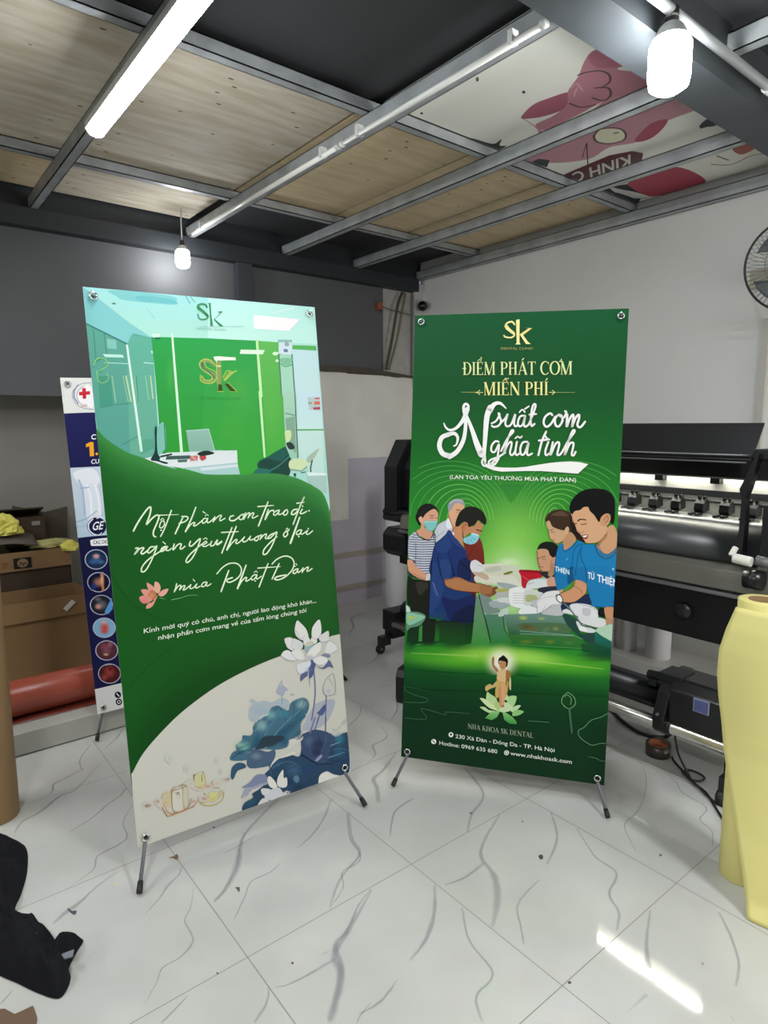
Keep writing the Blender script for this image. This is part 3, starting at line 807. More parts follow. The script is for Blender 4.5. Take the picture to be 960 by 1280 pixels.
PRINT_MEALS = '''
b 63,1759 875,52 34,-820 #3f9a2ecc
b 20,2069 987,43 19,-469 #3a9430aa
b 12,2256 1149,40 15,-374 #2c8030aa
b 47,1695 449,28 29,-695 #8fce5cee
b 45,1442 479,36 18,-444 #b8dc9aee
b 71,1571 301,21 10,-252 #cfe6b4cc
b -208,1551 370,26 15,-384 #8ccc5a99
b 337,1713 350,22 16,-372 #6cbc3caa
S 5.5 #5aac50b0 10,2078 -10,2177 -60,2269 -138,2347 -239,2406 -356,2442 -482,2452 -609,2436 -728,2393
S 5.5 #5aac50b0 -16,2064 -34,2158 -81,2244 -152,2317 -244,2372 -351,2406 -466,2416 -581,2400 -689,2360 -782,2297
S 5.5 #5aac50b0 -42,2050 -59,2138 -101,2218 -166,2287 -249,2339 -346,2370 -450,2379 -554,2364 -651,2327 -734,2268
S 5.5 #5aac50b0 -69,2036 -84,2118 -122,2193 -180,2257 -254,2305 -341,2334 -434,2343 -526,2329 -613,2294 -687,2240 -743,2170 -778,2089 -788,2004
S 5.5 #5aac50b0 -95,2022 -109,2098 -142,2168 -193,2227 -259,2271 -336,2298 -417,2306 -499,2293 -575,2261 -640,2211 -689,2146 -719,2072 -728,1993
S 5.5 #86d060b0 -122,2008 -134,2078 -163,2142 -207,2197 -264,2238 -331,2263 -401,2270 -472,2258 -537,2228 -593,2182 -635,2123 -661,2055 -668,1983
S 5.5 #86d060b0 -148,1994 -159,2058 -183,2116 -221,2166 -270,2204 -325,2227 -385,2233 -444,2223 -499,2196 -546,2154 -581,2100 -603,2038 -608,1972
S 5.5 #86d060b0 -175,1980 -184,2037 -204,2091 -235,2136 -275,2170 -320,2191 -369,2197 -417,2187 -462,2163 -499,2125 -528,2077 -545,2021 -549,1962
S 5.5 #86d060b0 -202,1966 -209,2017 -225,2065 -249,2106 -280,2136 -315,2155 -353,2160 -390,2152 -424,2130 -453,2097 -475,2054 -487,2004 -491,1952
S 5.5 #86d060b0 -229,1951 -234,1997 -246,2039 -263,2075 -285,2102 -310,2119 -337,2124 -363,2117 -387,2098 -407,2069 -422,2031 -430,1988 -432,1941
S 5.5 #86d060b0 -256,1937 -259,1977 -267,2013 -277,2045 -290,2068 -305,2083 -320,2088 -335,2082 -349,2066 -361,2041 -369,2009 -373,1971 -374,1931
S 5.5 #5aac50b0 18,2078 29,2179 72,2273 142,2355 234,2418 341,2459 456,2475 571,2465 678,2430 771,2374
S 5.5 #5aac50b0 45,2067 55,2161 94,2250 158,2327 241,2386 339,2424 444,2439 550,2430 648,2397 732,2344
S 5.5 #5aac50b0 72,2055 81,2143 116,2226 173,2298 249,2354 337,2389 432,2403 528,2395 617,2364 693,2315 753,2249 793,2172
S 5.5 #5aac50b0 99,2044 107,2126 138,2203 189,2269 256,2321 335,2355 420,2368 506,2360 585,2331 654,2285 708,2224 744,2152 759,2074
S 5.5 #5aac50b0 126,2032 133,2108 160,2179 205,2241 264,2289 333,2320 408,2332 484,2324 554,2298 615,2255 663,2199 695,2132 708,2059
S 5.5 #86d060b0 153,2021 159,2090 182,2156 220,2212 271,2256 331,2285 396,2296 462,2289 523,2265 576,2225 618,2173 645,2111 657,2044
S 5.5 #86d060b0 180,2009 185,2073 204,2132 236,2184 279,2224 329,2250 384,2260 439,2254 491,2232 536,2195 572,2147 595,2091 605,2030
S 5.5 #86d060b0 207,1998 210,2055 226,2109 252,2155 286,2191 327,2215 372,2224 417,2218 460,2198 497,2165 526,2122 545,2070 554,2015
S 5.5 #86d060b0 233,1987 236,2038 247,2086 267,2127 294,2159 325,2180 360,2188 395,2183 428,2164 457,2135 480,2096 495,2050 502,2000
S 5.5 #86d060b0 260,1975 261,2020 269,2062 283,2099 301,2127 323,2145 348,2152 372,2147 396,2131 417,2104 433,2070 445,2029 450,1985
S 5.5 #86d060b0 287,1964 287,2003 291,2039 298,2070 309,2094 321,2110 336,2115 350,2111 364,2097 376,2074 387,2043 394,2008 397,1970
G #2f7a34cc>#3a9030ee -96,2280 117,2287 10,2133
G #2c8a2cee>#0f4a22ff -780,983 806,1041 802,762 -791,681
b -689,458 584,71 13,-402 #0f3c1e00
P #c9ccd4 -587,1878 -559,1942 -494,1982 -472,1998 -440,1926 -446,1896 -473,1829 -502,1797 -576,1801
s 3.7 #8a90a0 -570,1838 -505,1893
s 3.7 #9aa0ac -562,1824 -558,1905
P #d9a882 -465,1998 -474,2049 -447,2109 -396,2122 -352,2109 -364,2054 -406,2001 -418,1927 -448,1933
P #b88560 -474,2042 -457,1984 -425,1919 -448,1940 -476,1998
P #9a9aa2 -478,2056 -483,2093 -470,2130 -419,2155 -368,2148 -350,2105 -396,2122 -432,2113 -446,2083 -470,2053
S 5.8 #c8c8ce -469,2115 -426,2145 -375,2137
s 6.6 #3c3430 -414,2068 -383,2064
s 3.6 #a85848 -415,2050 -386,2047
P #e6e8ee -480,1997 -493,1960 -484,1916 -447,1926 -464,1976
G #7a3026>#6a281e -356,1835 -313,1852 -227,1860 -204,1821 -186,1750 -175,1641 -274,1576 -314,1676
s 4.4 #4a1c16 -260,1782 -314,1691
G #782818>#5a2018 -308,1673 -185,1680 -179,1646 -209,1549 -241,1486 -242,1391 -290,1413
G #6a2018>#3a1c14 -291,1430 -234,1417 -234,1295 -276,1266
P #3a3c44 -803,1811 -781,1849 -737,1874 -667,1818 -586,1874 -572,1794 -582,1525 -778,1512 -794,1646
P #c8ccd8 -797,1815 -778,1849 -737,1875 -671,1818 -607,1832 -586,1867 -576,1779 -594,1673 -604,1524 -725,1523 -760,1648 -790,1654
s 6.7 #343a52 -759,1853 -736,1847 -714,1851
s 6.7 #343a52 -597,1857 -591,1855 -584,1858
s 6.7 #343a52 -776,1833 -736,1828 -697,1833
s 6.7 #343a52 -596,1838 -590,1836 -584,1839
s 6.7 #343a52 -796,1812 -689,1811 -585,1820
s 6.7 #343a52 -795,1793 -689,1791 -584,1800
s 6.7 #343a52 -794,1774 -688,1772 -583,1781
s 6.7 #343a52 -794,1754 -687,1753 -583,1762
s 6.7 #343a52 -793,1735 -687,1733 -582,1743
s 6.7 #343a52 -792,1715 -686,1714 -581,1723
s 6.7 #343a52 -792,1696 -687,1695 -583,1704
s 6.7 #343a52 -791,1676 -688,1675 -586,1684
s 6.8 #343a52 -747,1660 -667,1657 -589,1665
s 6.8 #343a52 -742,1640 -667,1638 -592,1645
s 6.8 #343a52 -738,1621 -666,1618 -595,1626
s 6.8 #343a52 -733,1602 -665,1599 -597,1606
s 6.8 #343a52 -728,1583 -664,1580 -600,1587
s 6.8 #343a52 -724,1559 -663,1560 -603,1567
s 6.8 #343a52 -719,1540 -662,1541 -606,1548
P #22201f -740,1978 -734,2030 -713,2076 -662,2107 -609,2102 -571,2074 -556,2038 -593,2062 -637,2042 -676,1988 -685,1921 -712,1935
P #1c1a1a -745,2000 -726,2016 -703,1987 -694,1936 -716,1934
P #d8a184 -684,1981 -659,2026 -601,2066 -566,2045 -561,1986 -567,1964 -612,1954 -663,1937 -678,1936
P #dba98c -718,1986 -696,2002 -680,1973 -686,1936 -706,1957
P #cf9a7a -697,1935 -675,1944 -655,1908 -602,1881 -608,1843 -637,1820 -675,1832 -737,1874 -700,1905
s 5.2 #3a2c28 -629,2011 -595,2014
s 5.2 #5a3c34 -624,1992 -598,1996
s 4.4 #5a3c34 -580,1996 -565,1995
P #82c4c0 -673,1962 -635,1969 -567,1971 -573,1927 -602,1888 -632,1890 -666,1915
s 3.7 #b4e0dc -668,1959 -575,1965
s 3.7 #62a4a0 -667,1918 -632,1893 -602,1890
S 7.5 #2c1c1c -737,1874 -698,1831 -637,1812 -600,1822
s 5.2 #2c2c34 -594,1874 -576,1779
P #2c3458 -790,1658 -737,1638 -743,1616 -759,1633 -790,1646
s 4.5 #4a4e58 -734,1784 -728,1598
P #d29a7a -797,1642 -761,1644 -728,1602 -645,1537 -618,1521 -630,1485 -706,1501 -780,1545 -795,1589
s 4.4 #a87058 -771,1546 -652,1492
P #d0d0d0 -636,1528 -610,1548 -610,1486 -639,1488
P #1e2018 -792,1504 -751,1489 -643,1484 -607,1464 -605,1194 -642,1173 -751,1226 -789,1268
G #1e2018>#12301c -664,1180 -548,1177 -552,1038 -574,894 -651,904
G #1c2a1c>#0f4020 -775,1108 -667,1117 -686,882 -790,890
P #34342c -723,1460 -652,1474 -620,1441 -684,1361 -712,1408
s 6.3 #1a1a1a -775,1528 -756,1489
P #5c8c70 -798,1258 -761,1252 -765,1221 -697,1222 -633,1192 -676,1116 -756,1087 -787,1071
P #8cc0a0 -787,1205 -697,1204 -638,1189 -677,1152 -775,1108
p #b8c060 -777,1179 -705,1185 -776,1143
P #bcd8cc -798,1267 -780,1260 -760,1225 -792,1214
G #3a8a4a>#2a8a2e -684,1098 -658,1118 -655,903 -686,900
G #1c241c>#1a5a22 -548,1163 -235,1204 -245,1120 -273,950 -534,906
G #14201a>#14501e -316,1184 -235,1204 -245,1120 -269,959 -308,973
G #1e3420>#2c8a28 -543,1146 -516,1131 -517,917 -552,914
P #223a70 -597,1524 -595,1703 -572,1786 -533,1825 -486,1872 -446,1889 -415,1832 -339,1763 -307,1677 -289,1590 -302,1545
G #223a70>#1e3a6c -600,1654 -291,1674 -279,1579 -259,1502 -281,1414 -290,1413 -246,1390 -234,1191 -473,1170 -602,1190 -602,1434
P #1c2858 -506,1361 -409,1343 -289,1387 -242,1382 -239,1190 -420,1174 -476,1258
P #182040 -420,1174 -354,1277 -243,1312 -239,1190
P #1c2a5c -543,1658 -502,1502 -493,1477 -522,1571
P #18244c -436,1612 -403,1667 -300,1673 -279,1579 -293,1500 -363,1521 -425,1534
P #284278 -604,1636 -524,1606 -502,1502 -506,1370 -598,1195 -605,1212 -603,1478
P #2f4a80 -585,1479 -552,1402 -524,1360 -559,1366 -586,1426
P #2a4478 -534,1641 -473,1662 -435,1586 -442,1533 -502,1494
s 4.4>2.6 #8094c0 -583,1475 -540,1368
G #1e3a6c00>#1a4450ee -603,1230 -475,1240 -473,1170 -605,1190
P #284278 -572,1786 -533,1825 -482,1858 -442,1786 -477,1725 -551,1721
P #22346c -470,1733 -413,1773 -338,1748 -306,1662 -309,1544 -404,1538 -437,1639
P #1c2850 -379,1657 -314,1691 -289,1590 -302,1545 -389,1539
P #2a3f7c -483,1887 -454,1896 -354,1769 -346,1748 -413,1788 -482,1850
S 4.4 #141e40 -482,1872 -428,1794 -346,1748
P #c68c66 -446,1896 -418,1934 -375,1951 -316,1925 -315,1896 -357,1850 -347,1777 -385,1819 -430,1860
P #c08560 -361,1959 -325,1975 -273,1941 -246,1986 -216,1966 -195,1960 -208,1930 -220,1879 -300,1889 -349,1850 -358,1893
p #e8e8ee -446,1889 -424,1883 -427,1861
P #23221f -419,1942 -406,2008 -379,2060 -337,2091 -286,2099 -228,2081 -190,2040 -174,1990 -187,1960 -239,1994 -259,1964 -309,1936 -325,1968 -361,1974 -389,1939
P #b87a56 -375,1944 -347,1971 -324,1954 -330,1917 -359,1901
S 4.4 #7a4c38 -359,1923 -346,1952 -328,1953
s 7.9 #241c1a -250,1917 -207,1908
s 3.6 #5a3c30 -242,1896 -217,1893
P #8cc8d4 -353,1842 -299,1867 -282,1890 -227,1871 -247,1819 -289,1798 -333,1807 -352,1821
s 6.6 #5aa4b8 -320,1837 -304,1801
s 6.5 #5aa4b8 -295,1842 -279,1817
s 6.5 #5aa4b8 -281,1854 -258,1833
s 5.8 #d8eef0 -285,1886 -231,1871
P #cccaca -282,1648 -248,1676 -196,1645 -182,1611 -209,1549 -262,1572 -284,1605
P #e4e4e6 -265,1658 -222,1652 -191,1620 -228,1600 -263,1597
P #b0aaa8 -262,1572 -160,1587 -99,1557 -141,1528 -209,1540
P #c09878 -176,1569 -125,1555 -99,1548 -132,1524 -166,1539
P #b07850 -489,1503 -441,1516 -381,1533 -276,1497 -190,1486 -172,1457 -204,1419 -290,1422 -377,1420 -439,1441 -479,1456
S 5.2 #7c4c30 -479,1456 -421,1429 -325,1419 -213,1421
P #a06c48 -206,1471 -156,1488 -104,1470 -78,1438 -102,1401 -143,1381 -196,1411
P #7c4c34 -104,1466 -66,1473 -73,1429 -110,1401
P #88543a -170,1405 -111,1418 -143,1381
P #d6d4c4 -183,1646 6,1658 9,1581 -91,1557 -176,1577 -195,1611
P #d8d8c8 -239,1530 -74,1567 10,1564 13,1479 -63,1490 -173,1491
P #c0c4bc -64,1516 12,1513 13,1470 -54,1465
P #e0dcc8 -169,1595 7,1615 8,1598 -100,1570
p #8a8a3c -25,1583 8,1597 9,1580
P #b8b47c -78,1455 13,1475 14,1445 -61,1430
P #a8b4ac -69,1430 14,1453 17,1393 -76,1386
P #c8ccc8 -125,1356 17,1393 19,1333 -47,1311 -116,1331
P #788c84 -212,1402 -127,1386 -64,1309 -29,1278 -164,1258 -192,1316
S 6.0 #b4c8bc -207,1385 -168,1257 -46,1266
s 7.7 #242c28 -212,1402 -173,1266 -154,1215 -105,1045
G #6c8c74>#3a8c34 -233,1391 -212,1384 -172,1248 -123,1078 -103,993 -256,969 -246,1155
G #54806c>#2c7c34 -155,1250 -12,1262 10,1143 28,1101 32,1015 -95,1011
s 5.1 #1c3028 -15,1244 -3,1142 28,1101
P #b8ccc0 -53,1250 -30,1295 20,1316 22,1265 -36,1242
b 5,1676 122,8 2,-47 #d4e4c0aa
P #c8ccb4 -179,1617 -78,1636 -25,1651 99,1635 113,1479 29,1473 -73,1497 -167,1490
P #b8bcac -163,1610 -71,1644 -46,1610 -147,1587
P #d4d4c4 -248,1548 -177,1561 -75,1560 40,1568 113,1487 -18,1469 -73,1497 -151,1507 -238,1501
P #98a4a4 -73,1509 35,1505 113,1479 -18,1469
S 7.8 #d8d0b8 -248,1572 -154,1563 -76,1576 39,1600
P #74742c -26,1584 31,1607 43,1596 -6,1575
P #c0a890 -257,1580 -170,1574 -137,1540 -160,1523 -240,1557
P #d8d8da -283,1658 -245,1677 -188,1640 -179,1609 -202,1584 -265,1587 -286,1610
s 3.2 #9a9aa0 -235,1637 -188,1628
P #b0b0ac -71,1449 21,1472 31,1410 -30,1397 -70,1426
P #a8a858 -71,1453 13,1468 7,1447 -63,1434
P #9ca8a8 -130,1349 -60,1363 34,1339 -27,1310 -105,1311
P #ccd0cc -61,1387 32,1394 26,1362 -52,1355
P #e4e6e4 22,1441 44,1474 143,1481 157,1333 50,1332 29,1362
s 3.1 #a0a8a8 53,1435 145,1442
s 3.1 #a0a8a8 54,1415 146,1422
s 3.1 #a0a8a8 55,1396 147,1403
s 3.1 #a0a8a8 56,1376 147,1383
s 3.1 #a0a8a8 57,1356 148,1363
P #d4d6d0 144,1473 212,1471 273,1456 261,1396 156,1348
P #a8ac70 154,1419 244,1434 242,1395 163,1373
P #b81c2c 96,1619 239,1625 266,1615 261,1568 171,1546 147,1482 120,1495 109,1573
p #8c1420 95,1623 266,1623 263,1607 107,1608
s 4.6 #d86068 120,1574 163,1546
P #2c2c30 244,1606 311,1618 328,1581 364,1599 384,1491 273,1452 242,1481 306,1556
P #1a1c1a 221,1784 242,1831 293,1854 346,1845 377,1816 372,1754 344,1721 312,1758 296,1792 258,1797 225,1788
P #c49472 225,1784 296,1792 320,1751 351,1722 353,1691 325,1635 303,1622 258,1630 234,1668 224,1722
P #b07e60 330,1705 351,1729 367,1707 355,1637 342,1582 312,1595 318,1626
P #c09078 343,1729 365,1738 360,1691 341,1690
s 5.3 #3c2c28 254,1731 287,1737
s 3.8 #4c3830 262,1715 292,1716
s 4.6 #4c3830 230,1722 247,1721
s 5.3 #8c4438 242,1656 276,1655
s 3.1 #9a6c54 241,1684 252,1680
P #d2d6d6 151,1490 171,1538 223,1562 306,1567 320,1502 257,1490 204,1482 167,1467
s 3.1 #8c9090 165,1514 210,1529
P #c8967a 309,1568 365,1579 372,1506 316,1506
P #2c2c3c 249,1489 390,1515 391,1484 288,1453
P #d8dcdc 105,1482 188,1471 279,1453 264,1426 156,1452
P #c8ccc8 147,1464 275,1448 241,1374 144,1349
P #a8ac78 157,1427 231,1428 233,1390 159,1376
P #b8bcbc 192,1378 281,1402 402,1403 455,1306 359,1281 278,1292
P #dfe3e3 112,1312 177,1347 244,1323 237,1280 114,1273
G #6c8c80>#2c5c38 -11,1259 245,1289 448,1281 475,1224 503,1142 447,1137 37,1107
P #4c6c4c 117,1201 442,1229 501,1176 430,1152 119,1141
b 140,1246 49,4 1,-26 #b0c050cc
b 279,1253 41,3 1,-17 #a8b85cbb
b 167,1179 74,7 1,-34 #5a4a24dd
b 217,1167 41,4 1,-21 #7a4c20cc
b 388,1182 32,3 1,-21 #8c9058cc
b 460,1189 48,4 2,-34 #4c6840cc
b 316,1167 41,29 11,-17 #5c8058cc
s 5.7 #5c8474 116,1209 362,1232 466,1232 522,1232
s 5.0 #7ca490 119,1141 366,1142 526,1144
G #3c6c38>#1c6c28 20,1106 511,1139 650,1055 371,1023 82,1025
b 172,1060 74,7 1,-26 #6c7c28bb
b 352,1077 57,5 1,-25 #64802ecc
b 246,1084 49,5 1,-22 #4a5c20bb
b 489,1082 56,5 1,-25 #4c7c38bb
s 5.7 #6c9c7c 120,1119 527,1140 599,1117 649,1059
s 4.9 #4c8c4c 74,1033 289,1037 491,1044 650,1051
s 4.9 #74948c 491,1213 554,1159
P #24443c 439,1305 537,1263 573,1165 675,1175 687,1092 649,1072 575,1132 500,1192 458,1239
P #3c2c20 275,2011 291,2066 342,2099 408,2102 468,2066 488,1952 550,1879 565,1865 506,1885 452,1943 429,1972 415,1949 333,1968
P #241a16 454,2065 502,1968 572,1865 535,1879 474,1936
P #5a4434 314,2059 387,2093 440,2057 388,2055
P #c8a07c 283,2004 305,2013 333,1968 415,1945 429,1972 451,1966 446,1920 419,1872 368,1842 338,1860 310,1889 301,1943 288,1973
P #b88c68 412,1864 460,1936 506,1885 479,1837 422,1788
P #cda684 422,1957 443,1977 449,1935 427,1926
s 4.5 #3c2c24 312,1943 337,1951
s 4.5 #4c3830 320,1928 346,1931
s 4.5 #9c4c40 326,1867 348,1872
P #1c78b0 368,1591 365,1753 383,1832 413,1841 418,1795 479,1830 514,1870 566,1850 541,1757 504,1601
P #1c74a8 363,1653 503,1662 499,1570 446,1508 415,1493 383,1490
P #14507c 463,1659 511,1663 503,1570 460,1542
S 6.0 #14507c 413,1837 426,1784 480,1822 514,1870
S 5.2 #14507c 487,1661 489,1769 516,1832 559,1849
s 3.8 #7cc0d8 440,1720 454,1736
t|THIỆN|361,1631|469,1609|-2,40|#d8ecf4|B
P #1d7ab0 512,1601 526,1756 552,1834 609,1852 660,1840 712,1797 763,1793 803,1833 807,1621
P #1d76ac 593,1668 799,1682 802,1534 804,1394 736,1382 634,1380 623,1454 594,1568
P #1b6ea4 503,1662 593,1668 598,1564 555,1557 507,1579 501,1620
s 4.8 #0f4068 586,1667 598,1560
S 12 #3f6c8c 653,1847 685,1781 729,1760 770,1782 804,1825
S 4.4 #14304c 646,1843 674,1776 729,1749 778,1775 801,1806
S 6.0 #14507c 545,1818 549,1742 581,1675 592,1607
P #c69874 667,1855 720,1934 725,1980 767,2004 798,1946 805,1863 790,1825 742,1784 698,1797 660,1840
P #a87452 667,1855 719,1964 728,1919 695,1872 668,1833
P #d0a27c 470,2043 467,2089 553,2131 611,2118 658,2037 688,2016 725,1987 714,1919 666,1871 587,1857 564,1880 533,1924 510,1946 494,1991 474,2021
P #141414 448,2111 463,2180 519,2243 604,2272 704,2265 756,2222 773,2162 775,2057 766,2012 736,2040 749,2079 720,2089 686,2061 666,2022 628,2073 597,2102 582,2132 553,2131 525,2107 489,2097 468,2074
P #c8936c 672,2037 692,2076 727,2089 746,2063 741,2026 717,1994 681,2000
S 4.4 #7c4c34 701,2039 721,2074 729,2040 709,2020
S 10>7.4 #1c1412 513,2024 535,2037 572,2033
s 5.9 #3c2820 537,1997 580,2004
s 6.0 #3c2820 483,1998 504,2003
S 4.5 #9c6c50 517,1954 540,1932 561,1949
P #8c4c40 541,1913 591,1924 586,1893 564,1888
p #f0e8e0 549,1910 588,1920 578,1904 563,1901
s 3.7 #b08060 580,2003 558,2017
P #1c2c4c 435,1389 607,1469 623,1454 638,1380 532,1380 491,1385 438,1322 422,1337
P #c8926c 400,1454 494,1511 515,1571 587,1555 601,1511 591,1468 515,1404 435,1393 394,1419
S 4.9 #8c5c40 509,1525 558,1499 567,1475
S 4.1 #8c5c40 427,1395 515,1402 591,1468
P #dcdcdc 244,1399 303,1463 391,1482 404,1454 377,1435 419,1405 412,1379 348,1365 285,1305 265,1299 245,1293 243,1348
S 3.3 #a0a0a4 245,1391 297,1420 369,1433
s 3.3 #a0a0a4 307,1362 281,1309
P #c89878 399,1483 431,1490 408,1463
S 6.6 #34383c 377,1435 384,1448 409,1446 430,1414 423,1388 395,1398 379,1423
P #e8ecec 389,1440 413,1438 427,1405 407,1399
P #d6d8da 430,1330 461,1345 494,1335 484,1376 547,1394 626,1388 682,1359 693,1310 678,1288 568,1274 543,1297 503,1302 447,1314
P #bcbec0 580,1359 636,1355 630,1304 582,1309
P #16181c 692,1318 698,1368 737,1368 754,1323 732,1301
P #c08c68 736,1376 804,1379 806,1299 756,1290
P #d2d4d4 552,1289 630,1300 740,1289 754,1249 712,1220 634,1230 569,1249
P #ccd2d0 537,1255 586,1234 674,1200 667,1178 604,1177 555,1206
P #e0e4e2 555,1214 603,1214 620,1186 572,1182
P #b08468 752,1290 804,1294 804,1249 758,1249
S 13>8.2 #4c5458 435,1389 494,1335 553,1264 586,1225 673,1216
S 4.1 #8c989c 443,1385 502,1331 561,1257
P #a8c8b0 678,1200 728,1230 804,1249 806,1129 747,1148 699,1177
G #1c6c60>#185040 675,1183 747,1148 807,1120 806,1054 767,1066 703,1094 679,1100
G #0f3c2888>#0f4020ff 679,1100 806,1062 809,971 616,934 577,1082
t|TỪ|605,1590|656,1583|-2,51|#e6f0f6|B
t|THIỆN|674,1572|825,1540|-3,58|#e6f0f6|B
P #8cc0dc 776,1680 790,1681 789,1663 778,1665
S 3.0 #16203c -595,1703 -597,1524
S 3.7 #141c38 -595,1703 -572,1786 -533,1825 -486,1872
S 2.9 #141c38 -307,1677 -285,1590
S 2.9 #5c3c30 -418,1934 -446,1896
S 2.9 #4a3028 -349,1850 -359,1901 -348,1806
S 3.0 #2c2c30 -797,1815 -778,1849 -737,1875
S 3.0 #4c3a34 -663,1937 -655,1908 -667,1922
S 3.0 #5c5c64 -586,1874 -559,1942 -494,1982
S 3.0 #16203c -544,1721 -549,1647 -531,1573 -522,1529
S 2.9 #16203c -470,1733 -437,1639 -404,1538
S 3.6 #141c38 -600,1654 -606,1424 -605,1190 -473,1170 -239,1190
S 3.5 #141c38 -543,1658 -512,1528 -493,1499 -441,1514 -381,1533
S 3.5 #5a3824 -493,1499 -474,1452 -421,1429 -325,1419 -204,1419
S 2.6 #5a3824 -381,1533 -276,1497 -173,1487 -104,1470
S 2.7 #5a4038 -795,1589 -780,1545 -706,1501 -643,1484
s 4.3 #1c1c1c -382,1664 -279,1588
S 3.0 #4c3020 301,1943 310,1889 338,1860 368,1842 412,1864
S 3.0 #4c3020 472,2074 470,2043 494,1991 510,1946 533,1924 564,1880 587,1857 666,1871 720,1934
S 2.9 #4c3020 805,1863 790,1825 742,1784 698,1797 667,1855
S 3.0 #0f3c60 552,1834 526,1756 512,1601
S 3.0 #0f3c60 383,1832 365,1753 366,1591
S 3.1 #4c3020 225,1776 232,1706 258,1630 311,1622
S 2.5 #6a6a70 244,1399 303,1463 391,1482
S 2.5 #6a6a70 243,1348 245,1293 281,1305 348,1361
S 2.5 #6a6a70 430,1330 461,1345 494,1335 484,1376 547,1394 682,1359
S 2.5 #6a6a70 150,1494 161,1529 209,1558 306,1566
S 3.3 #5a3824 400,1454 494,1511 515,1571
S 3.2 #5a3824 435,1391 515,1402 591,1468 601,1511
S 2.4 #0f3c60 634,1380 736,1380 804,1394
b -342,868 683,34 -2,-111 #62b82ccc
b -571,903 386,39 3,-92 #3a9a28aa
b -58,935 488,32 1,-90 #a0d850dd
b 432,909 633,20 -2,-113 #58b028cc
b 189,935 359,10 -2,-89 #a4dc58cc
s 18>6.0 #b8e07055 67,916 755,906
s 20>6.7 #a8d86055 -184,910 -737,880
b -13,888 160,17 6,-154 #e8ecb4ff
b -12,876 124,13 5,-122 #f0ece0ff
G #0f3c2000>#0f3c20dd -785,728 811,825 805,701 -794,580
P #b8d898 -117,624 -87,612 -39,581 -36,509 -113,530
P #d2e4ac -170,567 -133,570 -96,550 -36,509 -11,487 -94,501
P #c0dca0 -167,496 -130,503 -94,483 -11,481 -87,459
G #9ccc84>#4ca04c 0,501 -32,430 -73,403 -124,415 -81,466
G #8cc878>#3c9440 6,495 90,451 126,413 121,395 69,394 27,419
P #a8d490 49,604 112,620 108,568 87,524 47,506
P #bcdca4 76,510 115,545 150,550 128,516 88,487
P #90c478 89,460 99,501 145,513 175,501 136,469
P #c8e0ac -42,520 3,562 74,546 82,505 19,479 -17,486
P #c4d8a0 30,632 54,604 44,579 20,588
P #b4c880 -38,569 -7,524 -17,493 -54,519
P #c8a860 -44,726 -40,763 37,747 46,676 31,602 1,622 -33,588 -52,616
P #c8b070 -44,723 -78,686 -96,696 -131,668 -123,632 -95,654 -43,684
P #d8b888 -36,812 16,824 46,803 37,747 15,721 -33,734 -44,781
P #a87850 -89,900 -75,920 -69,893 -67,851 -36,818 -47,796 -78,832 -88,861
P #9c7038 28,819 58,804 63,762 43,748 34,687 26,722
P #d0c890 54,761 66,751 69,673 61,666 53,701
P #c89068 -28,680 1,634 1,537 -13,536 -22,607
P #dca478 -5,694 27,698 25,601 19,540 2,531
P #b87c58 -4,531 22,540 17,518 -1,519
P #c48c60 -32,873 -27,885 19,890 27,855 16,830 -7,821 -25,837
P #1a1410 -39,878 -34,909 -17,923 -3,936 18,923 37,898 33,855 21,848 20,884 -30,888 -32,861
s 3.6 #3c2010 -23,865 -12,866
s 3.6 #3c2010 0,865 13,867
s 3.6 #8c3c28 -11,842 7,844
S 6.8 #4a7c5488 -784,603 -778,565 -699,535 -601,517 -595,498 -638,479 -785,466
S 4.8 #3a6c4888 -769,595 -583,578
S 6.8 #4a7c5488 -781,334 -692,335 -595,352 -646,424 -578,423 -443,401 -434,426 -245,435
S 6.0 #6fa070 501,697 465,658 458,612 485,580 515,570 547,592 560,625 544,667 501,697
S 5.2 #6fa070 477,659 497,675 510,668 528,647 522,602
s 15>12 #4f7c55 517,566 544,383
s 6.0>6.0 #345c40 517,566 542,391
S 5.3 #4f7c5a 210,434 288,439 373,443
S 6.0 #5a8c62 809,576 752,534 680,498 633,439 593,407 599,363 647,325 697,306 754,327 794,332
S 5.1 #4f7c5a 677,210 727,208 768,192 801,196
s 13>13 #00000000 -474,3617 -473,3616
S 14>12 #eee49a -19,3506 -40,3527 -75,3518 -87,3493 -68,3467 -27,3446 -18,3425 -40,3408 -81,3412 -96,3424
S 22 #f2e8a0 -84,3498 -58,3467 -26,3441
p #f2e8a0 -10,3539 17,3544 23,3369 32,3354 -8,3355 2,3369
p #e8d888 19,3429 87,3473 62,3477 114,3475 35,3414
p #f2e8a0 26,3424 44,3429 86,3373 109,3355 72,3356 61,3373
t|DENTAL CLINIC|-114,3317|129,3313|-1,19|#b4a86a|L
t|ĐIỂM PHÁT CƠM|-406,3127|422,3123|-4,99|#d9e6a2|SERIF
t|MIỄN PHÍ|-232,2969|252,2970|-4,101|#ebe697|SERIF
s 3.1>5.2 #9aa860 -410,2994 -284,2992
S 6.2 #d8dc90 -243,2991 -279,2991 -297,2991
s 6.2 #d8dc90 -266,3008 -286,2991 -265,2975
s 4.9>2.9 #9aa860 305,2990 446,2989
s 5.9 #d8dc90 261,2990 300,2990
s 5.9 #d8dc90 282,3006 302,2990 283,2974
S 13>44>39>16 #1c5a2c -528,2749 -486,2697 -421,2743 -367,2861 -355,2887 -375,2900 -380,2854 -363,2770 -391,2639 -453,2507 -505,2472
S 11>39 #f2f2ee -538,2749 -520,2716 -486,2697 -434,2717 -383,2783 -357,2861
S 16>26 #f2f2ee -357,2854 -348,2884 -368,2902 -385,2887 -383,2848 -366,2796
